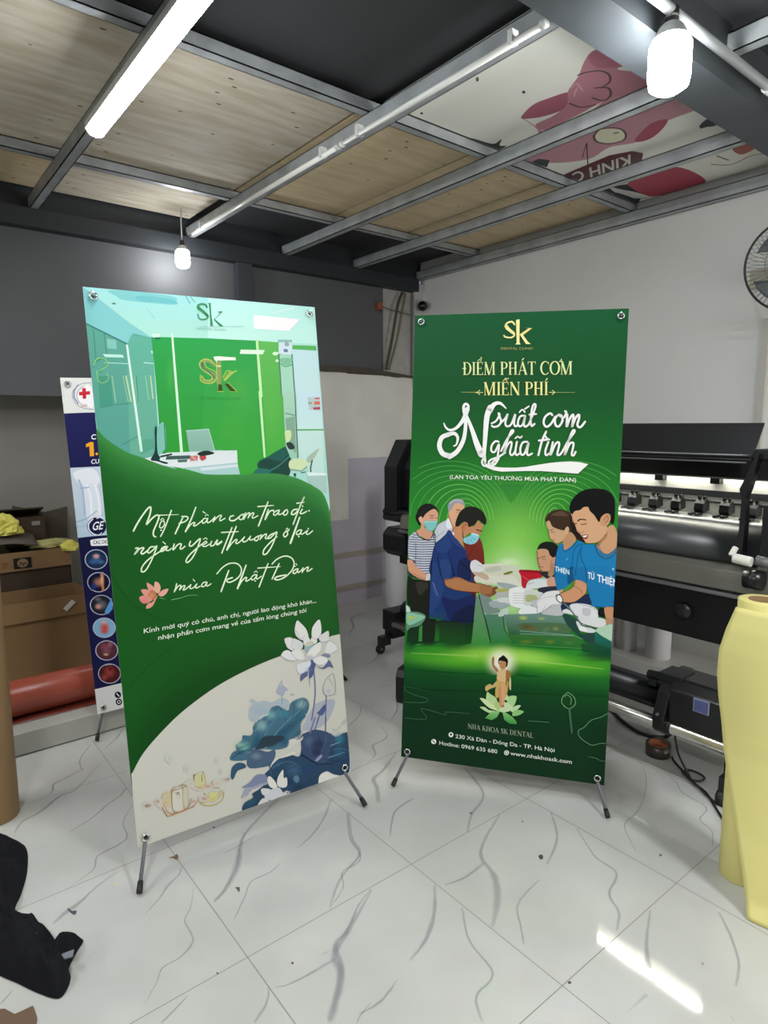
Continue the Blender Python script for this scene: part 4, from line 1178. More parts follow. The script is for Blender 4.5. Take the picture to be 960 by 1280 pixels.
S 24>39 #f2f2ee -366,2809 -367,2692 -383,2606 -427,2527 -485,2486
S 40>35 #f2f2ee -485,2493 -539,2511 -568,2570 -550,2637 -498,2661
S 34>11 #f2f2ee -505,2661 -452,2671 -424,2638 -432,2586 -452,2572
S 18>52 #f2f2ee -365,2822 -315,2705 -271,2589 -232,2511
S 52>16 #f2f2ee -243,2537 -216,2499 -201,2453
S 26>46 #f2f2ee -213,2486 -209,2642 -202,2797 -179,2874
S 46>7.7 #f2f2ee -184,2849 -148,2900 -103,2907 -57,2868
S 15>15 #f2f2ee -209,2486 -227,2453 -207,2421 -162,2435 -106,2488 -99,2482 -123,2442 -162,2435
p #f2f2ee -212,2449 -174,2428 -122,2416 -58,2412 31,2414 106,2422 193,2439 279,2455 359,2466 438,2471 511,2467 568,2454 497,2381 430,2384 332,2389 220,2393 108,2390 7,2385 -70,2380 -134,2389 -187,2408
S 13>17 #f2f2ee -164,2752 -130,2772 -106,2817 -113,2830
S 15>15 #f2f2ee -113,2823 -92,2772 -109,2736 -145,2725 -161,2735
S 15>15 #f2f2ee -91,2759 -61,2792 -43,2826 -59,2759 -45,2731 -14,2747 14,2824 7,2760 18,2732 36,2741
S 15>15 #f2f2ee 75,2814 50,2805 36,2760 49,2732 74,2748 90,2818 82,2754 93,2729 118,2746
S 11>11 #f2f2ee 45,2839 65,2860 86,2840
S 12>12 #f2f2ee 85,2865 114,2885
S 14>16 #f2f2ee 118,2746 146,2825 164,2888 151,2901 138,2863 132,2774 141,2736 161,2751
s 15>15 #f2f2ee 121,2822 170,2827
S 16>16 #f2f2ee 290,2819 273,2832 239,2806 229,2762 249,2731 281,2750 313,2807
S 16>16 #f2f2ee 327,2816 311,2788 318,2744 343,2735 366,2776 359,2813 334,2823 374,2801 391,2839 382,2849
S 16>16 #f2f2ee 400,2824 399,2732 417,2789 440,2824 445,2801 438,2733 459,2795 482,2824 486,2796 476,2746 499,2730 530,2771
S 15>15 #f2f2ee -104,2611 -130,2614 -157,2578 -156,2539 -130,2533 -101,2592 -104,2527 -117,2449 -148,2422 -175,2432 -163,2467 -100,2495 -50,2528
S 15>15 #f2f2ee -82,2540 -41,2631 4,2690 -9,2698 -35,2631 -62,2515 -39,2580 -13,2612 -4,2593 -14,2529 4,2510 26,2542
S 15>15 #f2f2ee 35,2613 26,2536 37,2511 58,2524
S 11>11 #f2f2ee 22,2639 40,2654 57,2643 71,2656
S 15>15 #f2f2ee 113,2614 80,2608 63,2562 71,2518 96,2525 124,2608 114,2538 125,2512 152,2526
S 16>16 #f2f2ee 250,2693 223,2623 200,2514
s 16>16 #f2f2ee 200,2625 259,2633
S 15>15 #f2f2ee 270,2617 251,2547 258,2515 282,2529
S 12>12 #f2f2ee 239,2671 256,2646 278,2634
S 15>15 #f2f2ee 303,2614 289,2516 322,2599 346,2614 350,2587 340,2523 362,2524 385,2562
S 15>15 #f2f2ee 385,2562 418,2632 458,2695 445,2704 421,2638 393,2518 426,2601 450,2614 454,2589 445,2526 460,2518 473,2545
t|(LAN TỎA YÊU THƯƠNG MÙA PHẬT ĐẢN)|-475,2313|486,2318|-1,32|#e8f4e0|N
t|NHA KHOA SK DENTAL|-256,312|256,302|-2,41|#9cac90|SERIF
e -391,243 20,3 1,-21 #eef4ea
e -391,245 8,1 0,-10 #16402a
t|230 Xã Đàn - Đống Đa - TP. Hà Nội|-354,221|422,212|-1,33|#eaf2e6|N
e -530,167 21,3 1,-21 #eef4ea
s 8.0 #16402a -538,174 -522,160
t|Hotline: 0969 635 680|-483,148|-16,140|-1,33|#eaf2e6|N
e 56,156 19,3 1,-20 #eef4ea
o 56,156 10,1 0,-11 4.6 #16402a
t|www.nhakhoask.com|86,142|554,138|-1,33|#eaf2e6|N
'''
PRINT_MEDICAL = '''
p #deded8 -1200,3094 1200,3094 1200,2780 -1200,2780
G #ccd6e2>#b8cede -1200,2284 1200,2284 1200,1650 -1200,1650
p #dcdcd8 -1200,0 1200,0 1200,238 -1200,238
p #deded8 -1208,3095 -929,3096 -940,2782 -1211,2775
s 9.8 #7078a0 -1076,2861 -1104,2919 -1098,2978 -1059,3029
S 5.6 #8c90a8 -948,3049 -1038,3036 -1112,2963 -1101,2876 -1046,2824 -951,2808
S 5.6 #a8a8b8 -950,3025 -1020,3014 -1073,2956 -1067,2883 -1017,2842 -949,2830
P #f0eeee -955,3022 -1020,3010 -1071,2951 -1061,2878 -1014,2842 -949,2836
p #c82838 -1028,3000 -998,3003 -1002,2907 -1032,2904
p #c82838 -1058,2966 -965,2975 -965,2945 -1059,2934
t|HỘI|-1052,2831|-1004,2833|2,23|#c87878|B
t|C|-998,2534|-957,2536|5,47|#f0f0f4|B
p #f0a828 -1049,2492 -1012,2511 -982,2510 -989,2382 -1025,2381 -1021,2473 -1049,2465
e -965,2401 11,-1 -1,-12 #f0a828
t|CU|-1021,2312|-953,2314|4,41|#f0f0f4|B
G #ccd6e2>#b8cede -1205,2287 -778,2282 -785,1637 -1205,1656
P #e8ecf2 -1172,2248 -1006,2266 -963,2143 -1065,2092 -1154,2158
P #dfe6f0 -1106,2095 -994,2116 -979,1843 -1095,1795 -1109,1931
S 14 #a8bcd8 -1139,2172 -1116,2066 -1123,1858
S 20 #f0f4f8 -1076,2122 -1058,2001 -1068,1822
S 20 #eef2f8 -1007,2117 -992,1995 -996,1845
S 11 #a4b8d4 -1133,2097 -1064,2099
S 7.1 #88a8c4 -1218,1794 -1121,1813 -1018,1877
s 5.7 #98b4cc -1209,1749 -1100,1751
e -1032,1735 81,-9 -8,-84 #1c1c44
S 11 #e8ecf4 -1060,1806 -1098,1766 -1097,1705 -1054,1658
S 10 #e8ecf4 -968,1811 -996,1817 -1024,1810
t|GE|-1070,1705|-971,1705|8,77|#f2f4f8|SCRIPT
S 8.7 #e8ecf4 -1067,1669 -1026,1655 -997,1671
P #f2f2f4 -1099,1593 -1078,1620 -875,1610 -881,1549 -1071,1559 -1097,1570
t|CÁC DỊCH VỤ|-1079,1577|-879,1563|3,33|#28284c|B
e -1067,1433 97,-14 -9,-93 #b8bcd0
e -1067,1433 89,-13 -9,-85 #1c3050
b -1067,1433 63,-9 -6,-60 #5c7cac88
b -1064,1463 41,-6 -3,-33 #e0b0a8dd
b -1097,1414 55,-8 -3,-30 #3c68a0cc
b -1028,1404 42,-6 -3,-30 #4878acbb
e -1067,1220 97,-16 -9,-93 #b8bcd0
e -1067,1220 90,-15 -9,-85 #141430
b -1067,1220 63,-10 -6,-60 #e09c7c88
p #c07848 -1045,1300 -1026,1282 -1027,1129 -1048,1133
b -1038,1238 25,-6 -14,-74 #e8b088cc
b -1112,1190 41,-7 -5,-45 #28408ccc
e -1065,1006 98,-18 -9,-93 #b8bcd0
e -1065,1006 90,-17 -9,-86 #20242c
b -1065,1006 63,-12 -6,-60 #8c8c9088
p #5c9cd8 -1047,933 -971,1058 -974,950 -1014,911
b -1094,996 39,-7 -4,-36 #d89c90ee
b -1090,1064 41,-8 -3,-30 #6c7078cc
e -1062,790 98,-20 -9,-94 #b8bcd0
e -1062,790 90,-19 -9,-86 #7cb0d0
b -1062,790 63,-13 -6,-60 #d0483888
b -1059,789 61,-13 -8,-78 #c85030ff
b -1063,844 42,-8 -3,-33 #e8a890cc
b -1065,752 56,-12 -4,-36 #b83c20cc
e -1062,574 98,-22 -9,-94 #b8bcd0
e -1062,574 90,-21 -9,-86 #542c38
b -1062,574 63,-14 -6,-60 #9c647488
b -1079,617 56,-12 -5,-45 #8c4c5ccc
b -1073,538 33,-8 -2,-18 #d8c078dd
b -1029,621 35,-8 -4,-38 #a86c7ccc
e -1060,353 98,-24 -9,-94 #b8bcd0
e -1060,353 91,-23 -9,-87 #4c1c20
b -1060,353 63,-16 -6,-61 #a8484088
b -1060,380 70,-17 -6,-61 #9c4038cc
b -1052,393 25,-6 -2,-21 #300c0cff
b -1108,330 42,-10 -5,-45 #a04840cc
p #dcdcd8 -1200,225 -932,222 -940,-13 -1201,-5
e -1009,135 28,-8 -3,-31 #14142c
s 8.9 #f0f0f0 -1017,150 -1000,120
e -1007,66 28,-8 -3,-31 #14142c
o -1007,66 13,-3 -1,-14 6.0 #f0f0f0
'''
FLOOR_VEINS = '''
V 44>12>25 #999c9f70 -1252,-274 -1094,-561 -984,-730 -886,-811 -706,-928 -558,-1086 -506,-1180
V 29>58>23 #999c9f70 -1009,-718 -886,-811 -722,-912 -568,-1066 -511,-1170
V 9.3>6.2 #999c9f70 -932,-665 -898,-826 -891,-934
V 23>13 #999c9f70 -953,-7 -787,-182 -679,-353 -619,-514
V 12>12 #999c9f70 -722,-10 -489,-160 -301,-206 -236,-274 -225,-405 -101,-488 -11,-658
V 11>11 #999c9f70 -565,-673 -524,-775 -523,-910 -420,-1011 -295,-1141
V 11>19>8.2 #999c9f70 -946,-1207 -880,-1249 -822,-1347 -738,-1436 -668,-1545
V 6.6>15>6.6 #999c9f70 -697,-1225 -555,-1301 -469,-1371 -305,-1388 -236,-1483 -225,-1591 -156,-1646 -60,-1745
V 9.1>27>46>32 #999c9f70 13,-347 74,-492 193,-664 233,-774 383,-838 527,-974 612,-1074
V 24>6.1 #999c9f70 313,-828 309,-977 293,-1111 262,-1177
V 9.7>23 #999c9f70 241,-1199 318,-1254 381,-1359
V 7.7>19 #999c9f70 23,-1546 57,-1620 94,-1716
V 9.4>7.5 #999c9f70 650,-843 672,-919 698,-967
V 9.1>30>24 #999c9f70 -2664,-1264 -2380,-1524 -2353,-1648 -2217,-1816 -2164,-1946 -2041,-2017
V 14>27>14 #999c9f70 -2682,-1390 -2614,-1531 -2572,-1646 -2455,-1685 -2423,-1777
V 19>13 #999c9f70 -2139,-1204 -2052,-1277 -1999,-1382 -1887,-1527 -1807,-1711
V 11>19>11 #999c9f70 -1854,-1245 -1690,-1361 -1504,-1389 -1444,-1455 -1408,-1611 -1282,-1675 -1216,-1830
V 13>18>53>13 #999c9f70 -1157,-1552 -1115,-1676 -1027,-1816 -983,-1916 -934,-1992
V 10>7.8 #999c9f70 -1759,-1838 -1724,-1969
V 17>5.1 #999c9f70 -528,-2313 -556,-2274 -583,-2251
V 5.5>3.6 #999c9f70 -564,-1843 -520,-1977
V 6.7>10.0 #999c9f70 -2444,-1417 -2277,-1421
V 28>14 #999c9f70 -563,511 -514,280 -301,61
V 35>28>21 #999c9f70 -623,1147 -260,986 -127,712 7,524
V 36>18 #999c9f70 -737,5 -472,-151 -297,-211 -190,-440 -19,-646
V 22>28>45>67>28 #999c9f70 6,876 126,589 241,417 418,346 571,207 712,-1
V 33>11 #999c9f70 299,377 314,184 281,28
V 26>19 #999c9f70 231,1199 445,983 578,685
V 14>14 #999c9f70 632,542 678,278 806,144 907,53
V 16>21>21>21 #999c9f70 470,1181 729,1020 907,986 984,781 1106,687 1177,547
V 18>44>53>62 #999c9f70 24,-356 200,-662 286,-818 434,-875 615,-1070
V 23>37>18 #999c9f70 237,-13 410,-175 531,-360 581,-527
V 17>17>21 #999c9f70 490,-17 689,-164 920,-226 963,-398 1089,-483
V 12>23>12 #999c9f70 632,-652 675,-797 663,-935
V 17>25>42>25 #999c9f70 1216,852 1322,620 1429,452 1505,385
V 30>11 #999c9f70 1504,295 1493,94
V 21>21>17 #999c9f70 1484,1155 1606,1025 1719,859 1771,693
V 15>7.3 #999c9f70 1827,508 1862,476
V 9.1>11>9.1 #999c9f70 272,2392 417,2230 558,1955 637,1708 660,1503 749,1394 892,1264
V 9.2>12>12>9.2 #999c9f70 395,2466 619,2336 724,2226 938,2170 980,1984 1101,1909 1185,1725
V 28>49>28 #94979a70 -4799,3238 -4715,2908 -4354,2679 -4115,2415
V 17>17 #94979a70 -3316,2346 -3113,2103 -3042,1912
V 12>20>20>16 #999c9f70 -2169,1196 -1990,1030 -1853,782
V 11>18>25>18 #999c9f70 -1758,1073 -1525,1018 -1440,907 -1423,772 -1285,694 -1209,529
V 24>42>49>61 #999c9f70 -1190,859 -1036,585 -980,439 -841,367 -685,253
V 21>21 #999c9f70 -2076,1583 -1868,1434 -1700,1204
V 16>16 #999c9f70 -3014,2319 -2728,2207
V 14>21>10 #999c9f70 -3225,-901 -3058,-1011 -2907,-1171
V 13>16>9.5 #999c9f70 -3076,-1235 -2852,-1381 -2633,-1414
V 22>8.1 #999c9f70 -2483,-1778 -2486,-1837
V 13>36 #999c9f70 245,-869 259,-801
e -1203,-864 6,7 7,-3 #303030
e 190,-1027 4,5 6,-4 #581828
e -6,-1374 7,3 3,-3 #404040
P #70604c -1085,-1243 -1079,-1205 -1088,-1185 -1049,-1187 -1027,-1208 -1060,-1220
P #585450 -539,-1013 -522,-992 -486,-1013 -514,-1015
P #505058 -1015,-1892 -1011,-1882 -979,-1873 -969,-1853 -944,-1856 -936,-1871 -974,-1885
e -1046,-1591 7,9 10,-3 #c8c48c
e -143,719 6,7 8,-9 #505050
e 169,941 6,7 5,-6 #707068
P #44444c 481,727 491,755 518,729 512,706
e 1213,45 6,7 5,-8 #585850
e 1596,707 5,6 4,-8 #8c8c84
e 1000,1377 6,8 6,-12 #6c6858
'''
PRINT_CEILING = '''
P #b98a94 -384,-810 -410,-543 -400,-395 -81,-383 342,-541 606,-414 756,-84 792,32 903,282 735,255 406,237 231,274 -17,423 -251,325 -522,405 -795,225 -1038,-142 -1362,-205 -1167,-419 -821,-401 -481,-453
P #a05c6c -387,-814 -182,-911 -23,-896 123,-854 91,-751 -66,-647 -247,-677 -348,-740
P #b47c88 136,-873 308,-990 448,-1122 569,-1199 673,-1150 750,-1025 724,-918 643,-844 550,-841 663,-603 660,-344 263,-496 -21,-471 -204,-455 -398,-438 -391,-607 -202,-619 -8,-690
P #a86878 499,-1146 582,-1183 684,-1132 741,-1009 722,-921 631,-861 521,-908 467,-1008
S 18 #5c4450 320,-1007 383,-991 460,-924 467,-821 410,-730 321,-707
S 19 #5c4450 293,-742 355,-663 308,-548 221,-512 190,-625
S 20 #5c4450 21,-691 42,-564 138,-505
S 12 #d0a0a8 176,-892 241,-911 206,-784
S 12 #d0a0a8 111,-762 204,-856
P #d8d8bc -195,4 -92,-66 -4,20 21,141 -67,264 -176,251 -239,140
S 20 #5c5050 -204,-6 -82,-81 21,24 8,171 -83,291 -209,258 -256,119 -204,-6
s 23 #504038 -54,92 -28,106
P #a05060 -18,374 228,182 375,199 321,301 143,436 22,454
s 12 #504050 -545,320 -331,73 -698,644
G #5a4448>#6c3440 -945,550 -700,522 -354,488 -162,573 -119,703 -217,850 -375,937 -582,853 -890,905 -947,832
t|KINH C|-214,635|-856,589|-151,257|#dadad0|B
p #404448 -836,4 -787,122 -916,245 -955,21
P #a84858 -668,1323 -115,1246 -68,1890 -326,2039 -618,1959 -739,1803
p #2c3034 -935,1189 -668,1323 -739,1803 -908,1974
P #c8c8c4 -832,1251 -792,1415 -731,1666 -723,1899 -871,1786 -896,1528
p #4c5860 461,611 784,537 779,630 601,657
P #b06860 465,1290 628,1296 673,1404 467,1504
S 17 #8c6858 165,1509 291,1670 505,1606 636,1666
s 18 #8c6858 297,1340 320,1536
e -193,-1565 7,9 -23,25 #5c5448
e -96,-1134 8,10 -15,19 #3c3834
e -858,-1539 8,10 -15,14 #5c4438
e -528,-1636 8,10 -18,17 #4c4840
P #34383a -975,-987 -920,-840 -887,-612 -772,-625 -869,-535 -842,-472 -1004,-482 -1035,-719
P #34383a -878,1469 -864,1942 -994,1994 -976,1629
P #4a4e50 497,554 617,474 804,523 737,570 582,663 518,618 483,621
'''
# ================================================================ ROOM
def floor_mat():
    m = bpy.data.materials.new('marble_floor_tiles'); m.use_nodes = True; nt = m.node_tree; b = nt.nodes['Principled BSDF']; L = nt.links.new
    g = nt.nodes.new('ShaderNodeNewGeometry'); sp = nt.nodes.new('ShaderNodeSeparateXYZ'); L(g.outputs['Position'], sp.inputs[0])
    def M(op, a, b_=None, c=None):
        n = nt.nodes.new('ShaderNodeMath'); n.operation = op
        for i, v in enumerate((a, b_, c)):
            if v is None: continue
            if isinstance(v, (int, float)): n.inputs[i].default_value = v
            else: L(v, n.inputs[i])
        return n.outputs[0]
    ds = []
    for k in (0, 1):
        q = M('DIVIDE', sp.outputs[k], 0.6); r = M('ROUND', q); ds.append(M('MULTIPLY', M('ABSOLUTE', M('SUBTRACT', q, r)), 0.6))
    d = M('MINIMUM', ds[0], ds[1]); grout = M('LESS_THAN', d, 0.0013)
    n1 = nt.nodes.new('ShaderNodeTexNoise'); n1.inputs['Scale'].default_value = 2.2; n1.inputs['Detail'].default_value = 4; L(g.outputs['Position'], n1.inputs['Vector'])
    rp = nt.nodes.new('ShaderNodeValToRGB'); rp.color_ramp.elements[0].position = .3; rp.color_ramp.elements[1].position = .7
    rp.color_ramp.elements[0].color = hexc('#aaaba6'); rp.color_ramp.elements[1].color = hexc('#bbbcb7'); L(n1.outputs['Fac'], rp.inputs['Fac'])
    mx = nt.nodes.new('ShaderNodeMix'); mx.data_type = 'RGBA'; L(grout, mx.inputs[0]); L(rp.outputs['Color'], mx.inputs[6]); mx.inputs[7].default_value = hexc('#77756f')
    L(mx.outputs[2], b.inputs['Base Color']); L(M('MULTIPLY_ADD', grout, .4, .05), b.inputs['Roughness'])
    b.inputs['Specular IOR Level'].default_value = .5
    n2 = nt.nodes.new('ShaderNodeTexNoise'); n2.inputs['Scale'].default_value = 3; L(g.outputs['Position'], n2.inputs['Vector'])
    bp = nt.nodes.new('ShaderNodeBump'); bp.inputs['Strength'].default_value = .03; bp.inputs['Distance'].default_value = .02; L(n2.outputs['Fac'], bp.inputs['Height']); L(bp.outputs['Normal'], b.inputs['Normal'])
    return m
vp = Print(dz=2e-6); vp.layer = 200; vp.run(FLOOR_VEINS)
X0, X1, Y0, Y1 = -3.3, 3.6, -4.0, 2.6
fl = print_mesh('floor', vp, Vector((0, 0, 0)), Vector((1, 0, 0)), Vector((0, 1, 0)), ink_mat('marble_vein_ink', .06), base=floor_mat(),
    extra=([Vector(p) for p in ((X0, Y0, 0), (X1, Y0, 0), (X1, Y1, 0), (X0, Y1, 0), (X0, Y0, -.05), (X1, Y0, -.05), (X1, Y1, -.05), (X0, Y1, -.05))],
           [(0, 1, 2, 3), (7, 6, 5, 4), (0, 4, 5, 1), (1, 5, 6, 2), (2, 6, 7, 3), (3, 7, 4, 0)]))
tag(fl, kind='structure')
wallp = mat('white_wall_paint', '#e0e0db', .65, noise_amt=.05, noise_scale=1.2, bump=.04, bump_scale=30)
struct('wall_right', MB().box(-2.7, 3.6, 2.45, 2.6, 0, 2.85), wallp)
struct('wall_near', MB().box(-3.3, 3.6, -4.15, -4.0, 0, 2.85), mat('far_wall', '#a5a5a0', .8))
struct('wall_east', MB().box(3.6, 3.75, -4.0, 2.6, 0, 2.85), mat('far_wall', '#a5a5a0', .8))
# left wall: marble slabs, lavender paint, stripes, dark panels
marble = mat('wall_marble', '#e2dfd6', .35, noise_amt=.10, noise_scale=3.0)
lav = mat('lavender_paint', '#beb7c4', .5, noise_amt=.07, noise_scale=4)
stripe = mat('stripe', '#a39b90', .5); dark = mat('dark_panel', '#57585b', .62, noise_amt=.12, noise_scale=1.5)
greyp = mat('grey_panel', '#918e86', .45, noise_amt=.08, noise_scale=2); plaster = mat('plaster', '#b5b2ad', .8, noise_amt=.15, noise_scale=14)
brownr = mat('broken_edge', '#544c42', .9, noise_amt=.3, noise_scale=30)
w = MB(); XL = -2.7
w.cur = 0
w.box(XL-.06, XL, .3, 1.68, .70, 1.865); w.box(XL-.06, XL, 1.68, 2.45, 1.19, 1.855)
w.cur = 1
w.box(XL-.06, XL-.002, 1.68, 2.45, .43, 1.19); w.box(XL-.06, XL-.002, .3, 1.68, .43, .70); w.box(XL-.06, XL-.002, .3, 2.45, .155, .385); w.box(XL-.06, XL-.002, .3, 2.45, 0, .112)
w.cur = 2
w.box(XL-.06, XL+.004, .3, 2.45, .385, .43); w.box(XL-.06, XL+.004, .3, 2.45, .112, .155)
w.cur = 3
w.box(-2.80, -2.72, -4.0, 2.06, 1.90, 2.80); w.box(-2.80, -2.72, -4.0, .3, 1.63, 1.90)
w.cur = 4
w.box(-3.30, -3.10, -4.0, .3, 0, 1.75); w.box(-3.10, -2.76, .25, .3, 0, 1.63)
w.cur = 5
w.box(-2.80, -2.735, 2.06, 2.45, 1.855, 2.80)
struct('wall_left', w, [marble, lav, stripe, dark, greyp, plaster])
# broken brown rim along the top of the marble
rim = []
for i in range(41):
    y = .3+i*2.06/40; rim.append((y, 1.862-.012*abs(noise.noise(Vector((y*9, 0, 3))))-.02*max(0, (y-2.0))/.3*(1.2 if 2.05 < y < 2.25 else .5)))
poly = rim+[(2.36, 1.893-.03), (1.9, 1.905), (.3, 1.90)]
rb = MB().prism([(y, z) for y, z in poly], 'x', -2.76, -2.685); struct('trim_1', rb, brownr)
struct('trim_2', MB().box(-2.70, -2.665, 2.36, 2.45, 1.76, 2.62), mat('pvc_white', '#b9b8b8', .4), bevel=.004)     # white channel in the corner
struct('trim_3', MB().box(-2.72, -2.66, .755, .865, 1.9, 2.55), mat('dark_steel', '#33383e', .5))                  # dark upright on the panel
struct('trim_4', MB().box(.015, .05, 2.425, 2.45, 1.2, 2.0), mat('pale_trunking', '#bab7ae', .5))
struct('baseboard_right', MB().box(-2.2, 3.6, 2.10, 2.45, 0, .085), mat('ledge_marble', '#dddcd6', .3, noise_amt=.12, noise_scale=3), bevel=.003)
plat = MB().box(-2.98, -1.62, -3.0, .62, .006, .105); plat.box(-2.98, -1.63, -3.0, .61, 0, .006)
struct('baseboard_left', plat, mat('platform_marble', '#b2b1a9', .3, noise_amt=.12, noise_scale=4), bevel=.002)

# ================================================================ CEILING
galv = mat('galvanised_steel', '#adb2b4', .45, metal=.25, noise_amt=.28, noise_scale=9, bump=.05, bump_scale=40)
steelw = mat('weathered_steel', '#7b8185', .55, metal=.3, noise_amt=.25, noise_scale=7)
darksteel = mat('dark_beam', '#2c3034', .5, metal=.2)
struct('ceiling', MB().box(-3.3, 3.6, -4.0, 2.6, 2.80, 2.86), mat('dark_roof_lining', '#3a3b3e', .7, noise_amt=.15, noise_scale=3))
tn = [5]
def beam(x0, x1, y0, y1, z0, z1, m=galv, lip=None):
    b = MB()
    t = .004
    if lip == 'x':      # channel running along x, open side towards +y
        b.box(x0, x1, y0, y0+t, z0, z1); b.box(x0, x1, y0, y1, z0, z0+t); b.box(x0, x1, y0, y1, z1-t, z1); b.box(x0, x1, y1-t, y1, z0, z0+.014)
    elif lip == 'y':
        b.box(x1-t, x1, y0, y1, z0, z1); b.box(x0, x1, y0, y1, z0, z0+t); b.box(x0, x1, y0, y1, z1-t, z1); b.box(x0, x0+t, y0, y1, z0, z0+.014)
    else: b.box(x0, x1, y0, y1, z0, z1)
    struct('trim_%d' % tn[0], b, m); tn[0] += 1
for i, y in enumerate((-.49, .41, 1.11, 1.735, 2.385)):
    beam(-2.68, .20, y, y+.045, 2.65, 2.715, galv, 'x')
for y in (-1.25, -2.0, -2.8): beam(-2.68, .20, y, y+.05, 2.65, 2.715, galv, 'x')
for x in (-.785, -2.065): beam(x, x+.045, -4.0, 2.44, 2.715, 2.764, galv, 'y')
beam(.20, .36, -4.0, 2.45, 2.61, 2.80, mat('dull_steel', '#4d5256', .6, metal=.2, noise_amt=.2, noise_scale=6))
beam(-2.72, -2.64, -4.0, 2.38, 2.55, 2.65, darksteel); beam(-2.76, -2.69, -4.0, 2.44, 2.65, 2.80, darksteel)
for y in (1.10, 1.70, 2.385, .41, -.49): beam(.36, 3.6, y, y+.05, 2.70, 2.765, galv, 'x')
for x in (.80, 1.6, 2.4): beam(x, x+.05, -4.0, 2.44, 2.765, 2.80, galv)
# plywood sheets above the purlins
def ply_mat(name, a, b):
    m = bpy.data.materials.new(name); m.use_nodes = True; nt = m.node_tree; bs = nt.nodes['Principled BSDF']; L = nt.links.new
    tc = nt.nodes.new('ShaderNodeTexCoord'); mp = nt.nodes.new('ShaderNodeMapping'); mp.inputs['Scale'].default_value = (14, 2.2, 1); L(tc.outputs['Object'], mp.inputs[0])
    n = nt.nodes.new('ShaderNodeTexNoise'); n.inputs['Scale'].default_value = 1.5; n.inputs['Detail'].default_value = 6; L(mp.outputs[0], n.inputs['Vector'])
    r = nt.nodes.new('ShaderNodeValToRGB'); r.color_ramp.elements[0].position = .35; r.color_ramp.elements[1].position = .68; r.color_ramp.elements[0].color = hexc(b); r.color_ramp.elements[1].color = hexc(a); L(n.outputs['Fac'], r.inputs['Fac'])
    mp2 = nt.nodes.new('ShaderNodeMapping'); mp2.inputs['Scale'].default_value = (16, 7, 1); L(tc.outputs['Object'], mp2.inputs[0])
    v = nt.nodes.new('ShaderNodeTexVoronoi'); v.inputs['Scale'].default_value = 1.0; v.inputs['Randomness'].default_value = 1; L(mp2.outputs[0], v.inputs['Vector'])
    k = nt.nodes.new('ShaderNodeMath'); k.operation = 'LESS_THAN'; k.inputs[1].default_value = .085; L(v.outputs['Distance'], k.inputs[0])
    mx = nt.nodes.new('ShaderNodeMix'); mx.data_type = 'RGBA'; L(k.outputs[0], mx.inputs[0]); L(r.outputs[0], mx.inputs[6]); mx.inputs[7].default_value = hexc('#6b5138')
    L(mx.outputs[2], bs.inputs['Base Color']); bs.inputs['Roughness'].default_value = .75; return m
pm = ply_mat('plywood', '#d6c5a2', '#c6b28e'); pw = ply_mat('pale_plywood', '#d6cfc0', '#bfb29c')
def sheet(x0, x1, y0, y1, m, label):
    o = MB().box(0, x1-x0, 0, y1-y0, 0, .012).build('plywood_sheet', m); o.location = (x0, y0, 2.766); tag(o, label, 'plywood', 'plywood sheets above the purlins')
sheet(-2.05, -.765, -.44, .43, pw, 'plywood ceiling sheet between the lit strip lamp and the unlit white tube')
sheet(-2.05, -.765, .445, 1.12, pm, 'knotty plywood ceiling sheet right of the unlit white tube')
sheet(-2.05, -.765, 1.135, 1.72, pm, 'narrow plywood ceiling sheet, second from the white wall')
sheet(-2.05, -.765, 1.735, 2.42, pm, 'narrow plywood ceiling sheet next to the white wall')
sheet(-2.05, -.765, -1.9, -.455, pw, 'pale worn plywood ceiling sheet in the upper left corner of the photo')
sheet(-2.66, -2.06, -.44, .43, pw, 'small plywood ceiling sheet above the far lit bulb')
sheet(-2.66, -2.06, -1.9, -.455, pm, 'small plywood ceiling sheet at the left edge above the dark wall')
pc = Print(clip=(880, 0), dz=1.1e-5)
pc.clip = None; cg = [hexc('#e4e4da')]*4
pc.face([(-960, -1880), (930, -1880), (930, 1970), (-960, 1970)], cg); pc.nxt()
pc.run(PRINT_CEILING)
def clipc():
    f2, c2, v2 = [], [], []
    for f, c in zip(pc.f, pc.c):
        pts = [pc.v[i] for i in f]; z = pts[0][2]; p, cc_ = clip_poly([(q[0], q[1]+1970) for q in pts], c, 930, 3940)
        if len(p) >= 3:
            o = len(v2); v2.extend((q[0], q[1]-1970, z) for q in p); f2.append(tuple(range(o, o+len(p)))); c2.append(cc_)
    pc.v, pc.f, pc.c = v2, f2, c2
clipc()
ink_c = ink_mat('old_print_on_board', .6, .3)
nv = Print(); 
def print_down(name, pr, O, m, base, thick_box):
    vs = [Vector((v[0]/2000, v[1]/2000, -v[2])) for v in pr.v]; fs = list(pr.f); n = len(fs); o0 = len(vs)
    mb = MB().box(*thick_box); vs += [Vector(v) for v in mb.v]; fs += [tuple(i+o0 for i in f) for f in mb.f]
    me = bpy.data.meshes.new(name); me.from_pydata(vs, [], fs); me.materials.append(m); me.materials.append(base)
    me.polygons.foreach_set('material_index', [0]*n+[1]*len(mb.f))
    ca = me.color_attributes.new('ink', 'FLOAT_COLOR', 'CORNER'); ca.data.foreach_set('color', [x for c in pr.c+[[(1, 1, 1, 1)]*4]*len(mb.f) for q in c for x in q])
    o = bpy.data.objects.new(name, me); COL.objects.link(o); o.location = O; return o
po = print_down('printed_ceiling_board', pc, (-.27, 1.43, 2.7648), ink_c, mat('board_back', '#b9b7ae', .8), (-.47, .465, -.94, .985, .0005, .012))
tag(po, 'old white board with faded pink artwork reading KINH C reused as ceiling panel', 'board')

